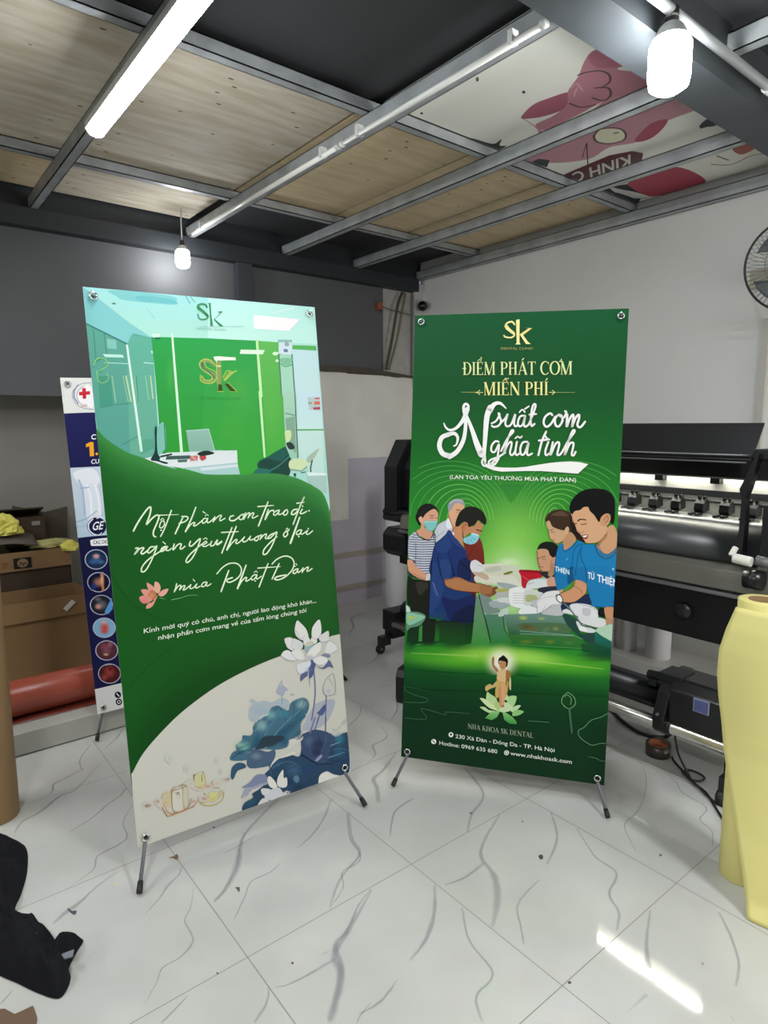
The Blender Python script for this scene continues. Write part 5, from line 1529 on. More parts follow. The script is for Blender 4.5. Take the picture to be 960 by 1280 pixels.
# ================================================================ LAMPS
lampm = mat('lamp_diffuser', '#ffffff', .4, emit='#f4f8ff', es=LAMP_E); bulbm = mat('bulb_glow', '#ffffff', .4, emit='#f6f9ff', es=BULB_E)
whitep = mat('white_plastic', '#d9d9d6', .4)
def strip_lamp(x0, x1, y, z, label):
    t = empty('strip_lamp', (x0, y, z), 0, label, 'lamp')
    b = MB().box(0, x1-x0, -.035, .035, .012, .04); b.build('housing', whitep, t, bevel=.004)
    prof = [(.034*math.cos(a), .014-.026*math.sin(a)) for a in [math.pi*k/10 for k in range(11)]]
    MB().prism(prof, 'x', .012, x1-x0-.012).build('diffuser', lampm, t)
    c = MB(); prof2 = [(.036*math.cos(a), .016-.03*math.sin(a)) for a in [math.pi*k/10 for k in range(11)]]
    c.prism(prof2, 'x', 0, .012); c.build('end_cap', whitep, t)
    c2 = MB(); c2.prism(prof2, 'x', x1-x0-.012, x1-x0); c2.build('end_cap', whitep, t)
    for xx in (.15, x1-x0-.15): MB().tube([(xx, 0, .04), (xx, 0, 2.65-z)], .004, 6).build('hanger', galv, t)
strip_lamp(-1.22, -.02, -.525, 2.545, 'lit white LED strip lamp hanging under the ceiling at top left')
def tube_lamp(x0, x1, label):
    t = empty('tube_lamp', (x0, .375, 2.628), 0, label, 'lamp', 'unlit tube lamps on the purlin')
    MB().tube([(0.02, 0, 0), (x1-x0-.02, 0, 0)], .011, 14).build('tube', mat('unlit_tube', '#e6e6e0', .25), t)
    for xx in (0, x1-x0-.02): MB().tube([(xx, 0, 0), (xx+.02, 0, 0)], .013, 12).build('end_cap', whitep, t)
    for xx in (.12, x1-x0-.14): MB().box(xx, xx+.02, -.016, .016, -.008, .035).build('clip', whitep, t, bevel=.002)
tube_lamp(-2.48, -.90, 'unlit white tube lamp, the farther of the two end to end on the purlin')
tube_lamp(-.89, .17, 'unlit white tube lamp, the nearer of the two end to end on the purlin')
def bulb(loc, label, s=1.0, axis=(0, 0, 1)):
    t = empty('light_bulb', loc, 0, label, 'bulb')
    MB().lathe([(.0, -.055), (.03, -.053), (.046, -.042), (.05, -.02), (.05, .05), (.042, .065)], n=20).build('globe', bulbm, t)
    MB().lathe([(.042, .0655), (.03, .09), (.02, .10), (.0, .10)], n=20).build('collar', whitep, t)
    MB().lathe([(.0, .10), (.016, .10), (.016, .135), (0.0, .135)], n=16).build('socket', mat('socket', '#3a3a3c', .5), t)
    t.scale = (s,)*3; return t
fb = bulb((-2.50, .31, 2.465), 'lit round bulb hanging under the ceiling near the dark wall, above the left banner', .85)
bulb((.40, .66, 2.50), 'large lit bulb under the conduit at the top right of the photo', 1.2)
MB().tube([(0, 0, .13), (0, 0, .354)], .005, 6).build('lamp_cord', whitep, fb)
cd_ = empty('conduit', (.40, 0, 2.655), 0, 'pale metal conduit running beside the large lit bulb', 'conduit')
MB().tube([(0, -2.5, 0), (0, .6, 0), (0, 1.36, 0)], .016, 12).build('pipe', mat('pale_conduit', '#c9cdd0', .35, metal=.3), cd_)
MB().tube([(0, 1.34, 0), (0, 1.40, 0)], .022, 12).build('coupling', whitep, cd_)
MB().tube([(0, .66, -.014), (0, .66, -.02)], .02, 10).build('box', whitep, cd_)

# ================================================================ BANNERS
sheetmat = ink_mat('printed_vinyl', .42, .10); backm = mat('banner_back', '#c9cac8', .6)
chrome = mat('grommet_metal', '#d4d6d6', .25, metal=1.0); polem = mat('grey_pole', '#6d7074', .4, metal=.3); rubber = mat('black_rubber', '#101112', .6)
def euler_axes(q):
    ca, sa, cb, sb, cc, sc = math.cos(q[0]), math.sin(q[0]), math.cos(q[1]), math.sin(q[1]), math.cos(q[2]), math.sin(q[2])
    M = Matrix(((ca, -sa, 0), (sa, ca, 0), (0, 0, 1))) @ Matrix(((1, 0, 0), (0, cb, -sb), (0, sb, cb))) @ Matrix(((cc, 0, sc), (0, 1, 0), (-sc, 0, cc)))
    return M.col[0].copy(), M.col[2].copy()
def bg(pr, W2, H, fn, nx=10, ny=40):
    for j in range(ny):
        for i in range(nx):
            p = [(-W2+2*W2*(i+a)/nx, H*(j+b)/ny) for a, b in ((0, 0), (1, 0), (1, 1), (0, 1))]
            pr.face(p, [fn(*q) for q in p])
    pr.nxt()
def stops(st, gain):
    def f(x, v):
        for (a, ca), (b, cb) in zip(st, st[1:]):
            if v <= b:
                t = (v-a)/(b-a); A, B = hexc(ca, gain), hexc(cb, gain); return tuple(A[i]*(1-t)+B[i]*t for i in range(3))+(1,)
        return hexc(st[-1][1], gain)
    return f
def banner(O, Rv, Uv, W2, H, src, st, gain, feet, rear, label, name='x_banner'):
    base = Vector((O.x, O.y, 0)); t = empty(name, base, 0, label, 'banner'); o = Vector((0, 0, O.z))
    N = Rv.cross(Uv)
    if N.dot(Vector((1, -1, .3))) < 0: N = -N
    pr = Print(clip=(W2, H), gain=gain, blend=True); bg(pr, W2, H, stops(st, gain)); pr.run(src)
    wv, hv = W2/2000, H/2000
    cs = [o+Rv*a+Uv*b-N*d for d in (.0004, .0016) for a, b in ((-wv, 0), (wv, 0), (wv, hv), (-wv, hv))]
    ef = [(4, 7, 6, 5), (0, 1, 2, 3), (0, 4, 5, 1), (1, 5, 6, 2), (2, 6, 7, 3), (3, 7, 4, 0)]
    print_mesh('printed_sheet', pr, o, Rv, Uv, sheetmat, t, backm, (cs, ef))
    q = Matrix((Rv, Uv, N)).transposed()
    hub = o+Uv*(hv*.47)-N*.06
    for a in (-1, 1):
        for b in (0, 1):
            c = o+Rv*(a*(wv-.027))+Uv*(.027 if b == 0 else hv-.027)
            M = Matrix.Translation(c+N*.007) @ q.to_4x4()
            g = MB().lathe([(.0075, 0), (.0135, 0), (.0135, .002), (.0115, .0035), (.0085, .003), (.0075, 0)], n=18, M=M); g.build('grommet', chrome, t)
            k = MB().lathe([(0, .0005), (.006, .0008), (.0, .012)], n=10, M=M); k.build('hook', polem if b else rubber, t)
    for a in (-1, 1):       # upper arms
        c = o+Rv*(a*(wv-.03))+Uv*(hv-.03)-N*.008
        MB().tube([hub, c], .0055, 8).build('upper_arm', polem, t)
        cap = MB().tube([c-(c-hub).normalized()*.03, c+(c-hub).normalized()*.012], .008, 8); cap.build('arm_tip', whitep if a > 0 else rubber, t)
    for a, ft in zip((-1, 1), feet):
        c = o+Rv*(a*(wv-.03))+Uv*.02-N*.010; F = Vector((ft[0], ft[1], .012))-base
        L_ = MB().tube([hub, c, c.lerp(F, .86)], .0062, 10).build('leg', polem, t)
        F2 = Vector((F.x, F.y, .009)); MB().tube([c.lerp(F, .80), c.lerp(F2, .95), F2], [.0085, .0098, .009], 10).build('rubber_foot', rubber, L_)
    if rear:
        F = Vector((rear[0], rear[1], .012))-base
        L_ = MB().tube([hub-N*.02, (hub-N*.02).lerp(F, .95)], .006, 8).build('leg', polem, t)
        MB().tube([(hub-N*.02).lerp(F, .92), Vector((F.x, F.y, .009))], .0085, 8).build('rubber_foot', rubber, L_)
    j = MB(); j.tube([hub-N*.025, hub+N*.02], .022, 16); j.build('hub', rubber, t)
    return t
q1 = [1.46908, -0.1007, -0.01578, -0.48794, -0.32594, 0.09834]; q2 = [0.64244, -0.08084, 0.01361, -0.10756, 0.55576, 0.08634]
G1 = 0.90; G2 = 0.92; G3 = 1.05
r1, u1 = euler_axes(q1)
banner(Vector(q1[3:]), r1, u1, 800, 3600, PRINT_CLINIC,
    [(0, '#124a18'), (900, '#14561a'), (1500, '#14551a'), (1850, '#14561c'), (2150, '#1a6224'), (2400, '#3b8a40'), (3600, '#3b8a40')], G1,
    [(-.424, -.757), (-.348, .071)], (-1.08, -.42), 'tall green X banner with clinic photo, white script and blue lotus, the left one')
r2, u2 = euler_axes(q2)
banner(Vector(q2[3:]), r2, u2, 800, 3600, PRINT_MEALS,
    [(0, '#12331d'), (500, '#10371e'), (700, '#124a1e'), (860, '#1a6a22'), (1030, '#1f7828'), (1500, '#2c8c2e'), (1900, '#2c8a2e'), (2200, '#26782c'), (2530, '#1c6428'), (3000, '#164f28'), (3600, '#185430')], G2,
    [(-.388, .238), (.277, .725)], (-.42, 1.02), 'tall dark green X banner showing volunteers serving free meals, right of the clinic one')
r3 = Vector((0.07769, 0.99669, 0.0239)).normalized(); u3 = Vector((-0.09696, -0.01631, 0.99515)); u3 = (u3-r3*u3.dot(r3)).normalized()
banner(Vector((-1.50338, .02108, .14505)), r3, u3, 1200, 3094, PRINT_MEDICAL, [(0, '#1c1c48'), (1500, '#18183e'), (3094, '#23245a')], G3,
    [(-1.543, -.59), (-1.39, .719)], (-1.60, .66), 'white and navy medical banner with red cross mostly hidden behind the clinic banner')
# ================================================================ PRINTER
blk = mat('printer_black', '#15171a', .42, spec=.35, noise_amt=.08, noise_scale=20); blk2 = mat('printer_satin_black', '#121314', .3); gloss = mat('gloss_black', '#0a0b0c', .12)
gmet = mat('brushed_bar', '#77797a', .35, metal=.5); paleg = mat('pale_enamel', '#dcdcd4', .45)
t = empty('wide_format_printer', (0, 1.6, 0), 0, 'long black wide format printer with open lid standing along the white wall', 'printer')
def part(name, mb, m, par=None, **k):
    o = mb.build(name, m, par or t, **k)
    if (par or t) is t: o.data.transform(Matrix.Translation((0, -1.6, 0)))
    return o
PX0, PX1 = -1.74, 1.42
def pod(x0, x1):
    b = MB(); b.prism([(1.28, .905), (1.28, 1.19), (1.375, 1.36), (1.75, 1.36), (1.75, .905)], 'x', x0, x1); return b
pl_ = pod(PX0, -1.62); part('left_pod', pl_, blk, bevel=.006)
b = MB(); b.prism([(1.33, .93), (1.33, 1.18), (1.42, 1.34), (1.75, 1.34), (1.75, .93)], 'x', -1.62, -1.42); part('left_pod_panel', b, blk2, bevel=.004)
b = MB()
for zc in (.895, .862): b.tube([(-1.76, 1.31, zc), (-1.42, 1.31, zc)], .026, 12)
b.box(-1.72, -1.42, 1.30, 1.7, .85, .92); part('left_pod_base', b, blk)
b = MB().prism([(1.27, .90), (1.26, 1.20), (1.37, 1.37), (1.75, 1.37), (1.75, .90)], 'x', .60, PX1); part('right_pod', b, blk, bevel=.006)
b = MB().box(.70, 1.1, 1.245, 1.265, 1.05, 1.18); part('control_screen', b, gloss, bevel=.003)
b = MB(); b.box(-1.45, .62, 1.585, 1.62, 1.05, 1.32); part('back_panel', b, paleg)
b = MB(); b.box(-1.45, .62, 1.565, 1.585, 1.137, 1.165); part('rail', b, mat('rail_grey', '#4a4c4e', .4, metal=.4))
b = MB(); b.box(-1.45, .62, 1.40, 1.425, 1.238, 1.312); b.box(-1.45, .62, 1.40, 1.62, 1.312, 1.324); part('top_cover', b, gloss, bevel=.003)
b = MB(); b.box(-1.45, .62, 1.404, 1.43, 1.232, 1.2375); part('cover_lip', b, gmet)
b = MB(); b.box(-1.40, .58, 1.545, 1.565, 1.296, 1.3105)
part('platen_light', b, mat('printer_strip_light', '#ffffff', .4, emit='#fff8ea', es=60.0))
for xx in (-1.28, -1.03, -.78, -.53, -.285, -.038, .215, .46):
    part('cover_clip', MB().box(xx-.02, xx+.02, 1.55, 1.585, 1.196, 1.222), blk2)
pr0 = None
xs = [-.136+.1055*k for k in range(-12, 7)]
proto = None
def roller_mb():
    r = MB(); r.prism([(1.50, 1.070), (1.488, 1.085), (1.495, 1.112), (1.52, 1.134), (1.545, 1.118), (1.55, 1.08)], 'x', -.021, .021)
    r.box(-.016, -.006, 1.51, 1.53, 1.128, 1.143); r.box(.006, .016, 1.51, 1.53, 1.128, 1.143); r.box(-.03, -.014, 1.455, 1.50, 1.062, 1.072); r.box(.0, .016, 1.455, 1.50, 1.062, 1.072); return r
for k, xx in enumerate(xs):
    if proto is None: proto = part('pinch_roller', roller_mb(), blk2, bevel=.002)
    if k == 0: proto.location.x = xx; continue
    c = proto.copy(); COL.objects.link(c); c.parent = t; c.location.x = xx
part('roller_shaft', MB().tube([(-1.45, 1.545, 1.118), (.60, 1.545, 1.118)], .006, 8), blk2)
part('platen', MB().box(-1.45, .62, 1.425, 1.59, 1.035, 1.058), mat('platen_metal', '#c9cac8', .3, metal=.2), bevel=.003)
n = 10; P = [(1.43-.135*math.sin(k/n*math.pi/2), 1.052-.135*(1-math.cos(k/n*math.pi/2))) for k in range(n+1)]
P = [(1.43, 1.050)]+P+[(1.33, .905), (1.43, .905)]
part('front_apron', MB().prism(P, 'x', -1.45, .50, smooth=True), mat('apron_black', '#303335', .33))
part('heater_bar', MB().prism([(1.315, .912), (1.262, .890), (1.248, .815), (1.30, .797), (1.40, .797), (1.40, .912)], 'x', -1.55, .62), mat('heater_grey', '#65645c', .45), bevel=.004)
part('heater_edge', MB().box(-1.55, .62, 1.235, 1.262, .792, .806), gmet, bevel=.002)
part('front_beam', MB().box(-1.58, 1.35, 1.275, 1.38, .583, .792), mat('beam_black', '#0b0c0d', .45, spec=.3), bevel=.005)
kn = MB().lathe([(0, 1.255), (.03, 1.256), (.034, 1.262), (.034, 1.275)], axis='y', n=20, c=(.25, 0, .69)); part('beam_knob', kn, blk2)
part('rear_body', MB().box(-1.45, 1.3, 1.62, 1.70, .95, 1.31), blk, bevel=.005)
# raised lid
lid = MB(); lid.prism([(1.30, 1.318), (1.395, 1.458), (1.402, 1.455), (1.31, 1.316)], 'x', -1.42, .455); part('lid', lid, mat('lid_smoke', '#202124', .3, spec=.4), bevel=.002)
part('lid_edge', MB().box(-1.42, .44, 1.293, 1.303, 1.305, 1.311), gmet)
part('lid_rim', MB().tube([(-1.42, 1.3, 1.335), (.452, 1.3, 1.335)], .004, 6), gmet)
# right hand arm with lever
arm = [(.501, 1.345), (.488, 1.279), (.473, 1.213), (.464, 1.179), (.468, 1.085), (.465, .971), (.423, .942), (.448, 1.043), (.45, 1.171), (.44, 1.21), (.459, 1.257), (.479, 1.318)]
A = part('side_arm', MB().prism(arm, 'y', 1.25, 1.29), blk2)
part('arm_hinge', MB().box(.47, .60, 1.27, 1.40, 1.325, 1.36), blk, bevel=.003)
part('side_bracket', MB().box(.53, .60, 1.24, 1.50, .94, 1.16), blk, bevel=.004)
lv = MB(); lv.tube([(.462, 1.19, .958), (.525, 1.19, .952)], .0185, 14); lv.tube([(.452, 1.19, .965), (.459, 1.21, .995)], .011, 8); part('media_lever', lv, mat('cream_plastic', '#d8d6cc', .4), bevel=.001)
part('media_knob', MB().tube([(.53, 1.22, .955), (.60, 1.22, .95)], .02, 12), gmet)
part('end_cap', MB().tube([(.50, 1.21, .885), (.56, 1.21, .885)], .036, 18), blk2)
# stand
for i, xx in enumerate((-1.60, .515)):
    leg = part('leg', MB().box(xx-.04, xx+.04, 1.50, 1.62, .16, .60), blk, bevel=.004)
    part('foot_beam', MB().box(xx-.04, xx+.04, 1.20, 2.02, .10, .165), blk, bevel=.004)
    for yy in (1.17, 2.02):
        c = MB(); c.box(xx-.028, xx+.028, yy-.04, yy+.03, .062, .12); part('caster_fork', c, blk2, bevel=.004)
        w_ = MB().lathe([(0, -.014), (.024, -.014), (.032, -.009), (.032, .009), (.024, .014), (0, .014)], axis='x', n=20, c=(xx-.02, yy-.02, .0325)); part('caster_wheel', w_, rubber)
        h_ = MB().lathe([(0, -.016), (.010, -.016), (.010, .016), (0, .016)], axis='x', n=14, c=(xx-.02, yy-.02, .0325)); part('caster_hub', h_, gmet)
part('cross_bar', MB().box(-1.60, .60, 1.53, 1.59, .17, .23), blk)
part('left_side_pod', MB().prism([(1.29, .62), (1.25, .66), (1.25, .76), (1.29, .80), (1.5, .80), (1.5, .62)], 'x', -1.72, -1.50), blk, bevel=.006)
# take-up unit
part('takeup_tube', MB().tube([(-1.5, 1.27, .298), (.24, 1.27, .298)], .060, 24), mat('dark_blue_tube', '#0a0e14', .35))
part('takeup_rod', MB().tube([(-1.5, 1.17, .222), (.75, 1.17, .222)], .026, 16), mat('chrome_rod', '#c8c6be', .22, metal=.9))
part('takeup_holder', MB().box(-1.60, -1.48, 1.15, 1.36, .17, .30), blk, bevel=.006)
h = MB(); h.prism([(1.14, .205), (1.12, .26), (1.16, .36), (1.20, .425), (1.36, .425), (1.36, .19), (1.2, .19)], 'x', .215, .265); h.tube([(.21, 1.17, .222), (.28, 1.17, .222)], .034, 16)
part('takeup_bracket', h, blk2, bevel=.004)
kk = MB(); kk.tube([(.15, 1.20, .405), (.25, 1.20, .415)], .020, 12); kk.box(.20, .30, 1.18, 1.30, .40, .435); kk.box(.165, .20, 1.17, 1.19, .37, .40); part('takeup_clamp', kk, blk, bevel=.004)
m_ = MB(); m_.prism([(1.15, .25), (1.15, .39), (1.19, .43), (1.34, .43), (1.34, .22), (1.19, .22)], 'x', .265, .66); part('takeup_motor', m_, blk2, bevel=.008)
sc_ = part('motor_label', MB().box(.372, .425, 1.144, 1.150, .340, .386), mat('label_blue', '#4a5280', .3))
part('motor_label_frame', MB().box(.368, .429, 1.146, 1.1505, .336, .390), mat('label_rim', '#8a8fa8', .4))
part('bracket_bolt', MB().tube([(.238, 1.118, .28), (.238, 1.128, .28)], .006, 8), gmet)

# ================================================================ LOOSE THINGS
def cable(name, pts, r, label, cat='cable', m=None, group=None):
    P = [Vector(p) for p in pts]; out = []
    for i in range(len(P)-1):
        p0 = P[max(i-1, 0)]; p1 = P[i]; p2 = P[i+1]; p3 = P[min(i+2, len(P)-1)]
        for k in range(6):
            u = k/6; out.append(.5*((2*p1)+(-p0+p2)*u+(2*p0-5*p1+4*p2-p3)*u*u+(-p0+3*p1-3*p2+p3)*u**3))
    out.append(P[-1]); o = MB().tube(out, r, 8).build(name, m or mat('black_cable', '#141414', .45)); return tag(o, label, cat, group)
cable('power_cable', [(-.55, 1.50, .009), (-.35, 1.56, .009), (-.227, 1.544, .009), (-.12, 1.478, .009), (-.015, 1.431, .009), (.055, 1.442, .009), (.099, 1.497, .009), (.16, 1.46, .10), (.22, 1.36, .19)], .0085, 'thick black cable curving on the floor under the printer roller')
cable('power_cable', [(.204, 1.34, .004), (.215, 1.325, .004), (.242, 1.30, .005), (.303, 1.254, .005), (.365, 1.206, .005), (.426, 1.177, .005), (.526, 1.072, .005), (.601, .998, .005), (.68, .92, .005)], .0048, 'thin black cable running from the brown tape roll to the yellow roll')
cable('power_cable', [(.300, 1.242, .012), (.302, 1.283, .008), (.333, 1.296, .006), (.373, 1.277, .008), (.377, 1.23, .012), (.352, 1.207, .016), (.306, 1.233, .014), (.300, 1.242, .018)], .0045, 'looped thin black cable on the floor beside the tape roll')
cable('power_cable', [(.285, 1.18, .205), (.288, 1.19, .16), (.30, 1.20, .10), (.335, 1.215, .03), (.36, 1.20, .018), (.465, 1.143, .006), (.53, 1.13, .006)], .0045, 'thin black cable hanging from the take-up motor to the floor')
tr = empty('tape_roll', (.148, 1.322, 0), 0, 'small dark tape roll with orange-brown inside, flat on the floor', 'tape')
MB().lathe([(.040, .001), (.052, .001), (.052, .052), (.040, .052)], n=32).build('tape', mat('dark_tape', '#3a322c', .35), tr)
MB().lathe([(.0402, .001), (.037, .001), (.037, .0525), (.0402, .0525), (.0402, .001)], n=32).build('core', mat('orange_core', '#a05a38', .6), tr)
# white paper rolls standing by the walls
def paper_roll(x, y, z, r, h, label, m=None):
    e = empty('paper_roll', (x, y, z), 0, label, 'roll', 'white rolls stored along the walls')
    MB().lathe([(r*.35, h), (r*.9, h+.0), (r, h-.004), (r, .003), (r*.97, 0), (r*.35, 0)], n=36).build('paper', m or mat('white_paper_roll', '#e4e3e6', .55), e)
    MB().lathe([(r*.35, .0), (r*.35, h+.003), (r*.30, h+.003), (r*.30, 0)], n=28).build('core', mat('kraft_core', '#8d7355', .8), e)
paper_roll(-2.415, 1.945, 0, .085, .93, 'pale paper roll standing on the floor in the far corner behind the banner')
paper_roll(-.66, 2.22, .085, .040, .95, 'slim white roll beside the green banner edge, standing on the ledge')
paper_roll(-.545, 2.24, .085, .050, 1.0, 'white roll standing second on the ledge under the printer beam')
paper_roll(-.36, 2.25, .085, .072, 1.0, 'widest pale roll on the ledge under the printer beam')
# yellow roll
yl = mat('yellow_paper', '#d8cf84', .6); yl2 = mat('yellow_paper_back', '#cfc287', .65)
yr = empty('yellow_roll', (.712, .806, 0), 0, 'big pale yellow sticker paper roll standing upright with a loose unrolled sheet', 'roll')
MB().lathe([(.040, .92), (.066, .92), (.0675, .918), (.0675, .003), (.066, 0), (.040, 0)], n=40).build('paper', yl, yr)
MB().lathe([(.040, .0), (.040, .921), (.0365, .921), (.0365, 0)], n=32).build('core', mat('roll_core_brown', '#7b6340', .8), yr)
Lp = [(.672, .715, .905), (.655, .700, .838), (.641, .694, .771), (.639, .694, .694), (.647, .697, .618), (.661, .701, .530), (.672, .700, .453), (.700, .690, .345), (.733, .675, .225), (.772, .650, .105), (.790, .636, .045), (.806, .612, .002)]
rt = Vector((.94, .342, 0)); fn_ = Vector((.342, -.94, 0))
def sheet_fn(u, v):
    s = v*(len(Lp)-1); i = min(int(s), len(Lp)-2); f = s-i; L_ = Vector(Lp[i]).lerp(Vector(Lp[i+1]), f)
    wid = .36; low = max(0, (v-.5)*2)
    x = u*wid; bul = (.060-.028*low)*math.sin(min(u*1.5, 1)*math.pi*.62)+.012*math.sin(u*7+v*3)*u
    drop = -.012*u*(1-low)+low*low*.0
    p = L_+rt*x+fn_*(bul)+Vector((0, 0, drop+ .02*u*(1-v)))
    if v > .85: p.z = max(p.z, .002)
    return tuple(p-Vector((.712, .806, 0)))
sh = MB(); sh.grid(sheet_fn, 26, 44); sh.build('loose_sheet', yl, yr, solid=.0012)
# kraft tube standing at the left edge
kt = empty('cardboard_tube', (-1.186, -1.046, 0), 0, 'brown cardboard tube standing at the left edge beside the platform', 'tube')
MB().lathe([(.072, 1.25), (.082, 1.25), (.083, 1.248), (.083, .002), (.080, 0), (.072, 0)], n=36).build('wall', mat('kraft_tube', '#9a7b52', .6, noise_amt=.12, noise_scale=6), kt)
MB().lathe([(.0722, 0), (.0722, 1.2502), (.0700, 1.2502), (.0700, 0)], n=36).build('inner_wall', mat('kraft_dark', '#6f5a40', .8), kt)
# red roll
rr_ = empty('red_vinyl_roll', (-1.83, -.75, .105), 0, 'glossy brick red vinyl roll lying on the low marble platform', 'roll')
MB().lathe([(.035, -.42), (.082, -.42), (.084, -.415), (.084, .335), (.082, .34), (.035, .34)], axis='y', n=36, c=(0, 0, .087)).build('vinyl', mat('red_vinyl', '#9a4a38', .3, spec=.5), rr_)
MB().lathe([(.034, -.425), (.034, .345), (.030, .345), (.030, -.425)], axis='y', n=24, c=(0, 0, .087)).build('core', mat('kraft_core', '#8d7355', .8), rr_)
MB().lathe([(.0845, .15), (.066, .152), (.066, .40), (.064, .40)], axis='y', n=36, c=(-.01, 0, .072)).build('inner_roll', mat('dark_red_vinyl', '#6f3026', .35), rr_)
MB().grid(lambda u, v: (-.02+.12*u, -.42+.74*v, .003+.006*math.sin(u*3)*math.sin(v*9)**2), 6, 24).build('loose_flap', mat('dark_red_vinyl', '#6f3026', .35), rr_, solid=.001)
# black strap behind the red roll
st_ = MB().grid(lambda u, v: (-2.10+.07*v+.012*math.sin(u*9), -.62+.20*u, .115+.022*math.sin(math.pi*v)*(1+.5*math.sin(u*11))+.012*math.sin(u*6)), 20, 6).build('black_pouch', mat('black_fabric', '#131418', .85), solid=.008)
tag(st_, 'small black cloth pouch lying behind the red roll', 'pouch')
# cardboard boxes
card = mat('cardboard', '#7d603c', .75, noise_amt=.10, noise_scale=5); cardd = mat('cardboard_shade', '#3d2e1e', .8, noise_amt=.12, noise_scale=6)  # cardd is a darker copy: the rear box's shade is put into its colour
def box_open(x0, x1, y0, y1, z0, z1, name, label, flap, m=card, logo=False):
    e = empty(name, (x0, y0, z0), 0, label, 'box'); a, b_, h_ = x1-x0, y1-y0, z1-z0; tk = .005
    bb = MB(); bb.box(0, a, 0, tk, 0, h_); bb.box(0, a, b_-tk, b_, 0, h_); bb.box(0, tk, 0, b_, 0, h_); bb.box(a-tk, a, 0, b_, 0, h_); bb.box(0, a, 0, b_, 0, tk)
    bb.build('carton', m, e)
    f = MB().prism([(a, h_), (a+.004, h_+.003), (a+.012, h_-flap), (a+.008, h_-flap)], 'y', -.003, b_+.003); fo = f.build('flap', card, e)
    return e, a, b_, h_, fo
e, a, b_, h_, fo = box_open(-2.62, -2.30, -1.30, -.40, .105, .525, 'cardboard_box', 'large open brown cardboard box with folded flap and a white label, on the platform', .105)
M_ = Matrix.Translation((a+.0135, .79, h_-.05)) @ Matrix.Rotation(R_(42), 4, 'X')
MB().box(0, .001, -.032, .032, -.013, .013, M_).build('paper_label', mat('label_paper', '#c4c0b4', .7), fo)
e2, a2, b2, h2, fo2 = box_open(-3.05, -2.66, -1.30, -.41, .105, .735, 'cardboard_box', 'taller cardboard box with a dark logo on its flap, behind the large open box', .105, cardd)
lp = Print(dz=6e-5)
lp.run('p #1d1c1c 0,0 180,0 180,124 0,124\ne 92,62 56,0 0,50 #8a7050\nt|hp|52,38|132,38|0,48|#1d1c1c|SCRIPT\nt|Z|-130,30|-60,30|0,70|#8a5a30|B\nt|.|-30,30|-18,30|0,60|#5a4030|B')
lo = print_mesh('logo', lp, Vector((0, 0, 0)), Vector((0, 1, 0)), Vector((0, 0, 1)), ink_mat('box_ink', .7, .2), fo2)
lo.location = (a2+.0135, .590, h2-.092)
# clutter on the boxes
def crumple(name, c, s, seed, m, label, cat, n=18, amp=.35, flat=.5):
    rnd = Vector((seed*3.1, seed*1.7, seed))
    def f(u, v):
        th = 2*math.pi*u; ph = math.pi*(v-.5); d = Vector((math.cos(th)*math.cos(ph), math.sin(th)*math.cos(ph), math.sin(ph)))
        k = 1+amp*noise.noise(d*1.6+rnd)+amp*.5*(1-2*abs(noise.noise(d*3.7+rnd)))
        return (d.x*s[0]*k, d.y*s[1]*k, max(d.z*s[2]*k, -s[2]*flat))
    o = MB().grid(f, n*2, n).build(name, m); o.location = c
    for p in o.data.polygons: p.use_smooth = False
    return tag(o, label, cat)
yp = mat('yellow_wrap', '#d2cb5c', .55); ypp = mat('pale_yellow_wrap', '#a8a468', .6)
pb = MB()
smb = empty('small_carton', (-3.04, -.72, .735), 0, 'small brown carton with a white label on the rear box', 'box')
MB().box(0, .20, 0, .225, 0, .175).build('carton', cardd, smb, bevel=.003)
MB().box(.2005, .202, .150, .195, .125, .15).build('paper_label', mat('label_grey', '#8a867c', .7), smb)
MB().prism([(.0, .18), (.20, .235), (.21, .228), (.0, .172)], 'y', -.10, .22).build('lid_flap', cardd, smb)
dk = MB().prism([(0, 0), (.32, 0), (.33, .20), (.20, .175), (.02, .23)], 'x', 0, .008).build('leaning_cardboard', mat('dark_board', '#4d4537', .8)); dk.location = (-3.02, -.66, .74); tag(dk, 'dark grey-brown cardboard panel leaning upright behind the small carton', 'cardboard')
gf = MB().grid(lambda u, v: (-.10+.15*v, .02+.36*u, .045*math.sin(u*3.0)*(1-v*.3)+.045*(1-v)), 14, 8).build('grey_cardboard_flap', mat('grey_flap', '#5b524a', .8), solid=.005); gf.location = (-2.68, -.96, .765)
tag(gf, 'grey-brown curved cardboard flap sticking out under the yellow paper', 'cardboard')
crumple('yellow_paper', (-2.715, -.735, .872), (.055, .085, .065), 2, yp, 'crumpled bright yellow paper on the grey flap at the left edge', 'paper')
crumple('yellow_paper', (-2.735, -.50, .752), (.045, .105, .028), 5, ypp, 'flattened pale yellow paper beside the small carton', 'paper')
crumple('yellow_paper', (-2.66, -.405, .735), (.04, .05, .035), 9, yp, 'small yellow paper scrap at the right end of the boxes', 'paper')
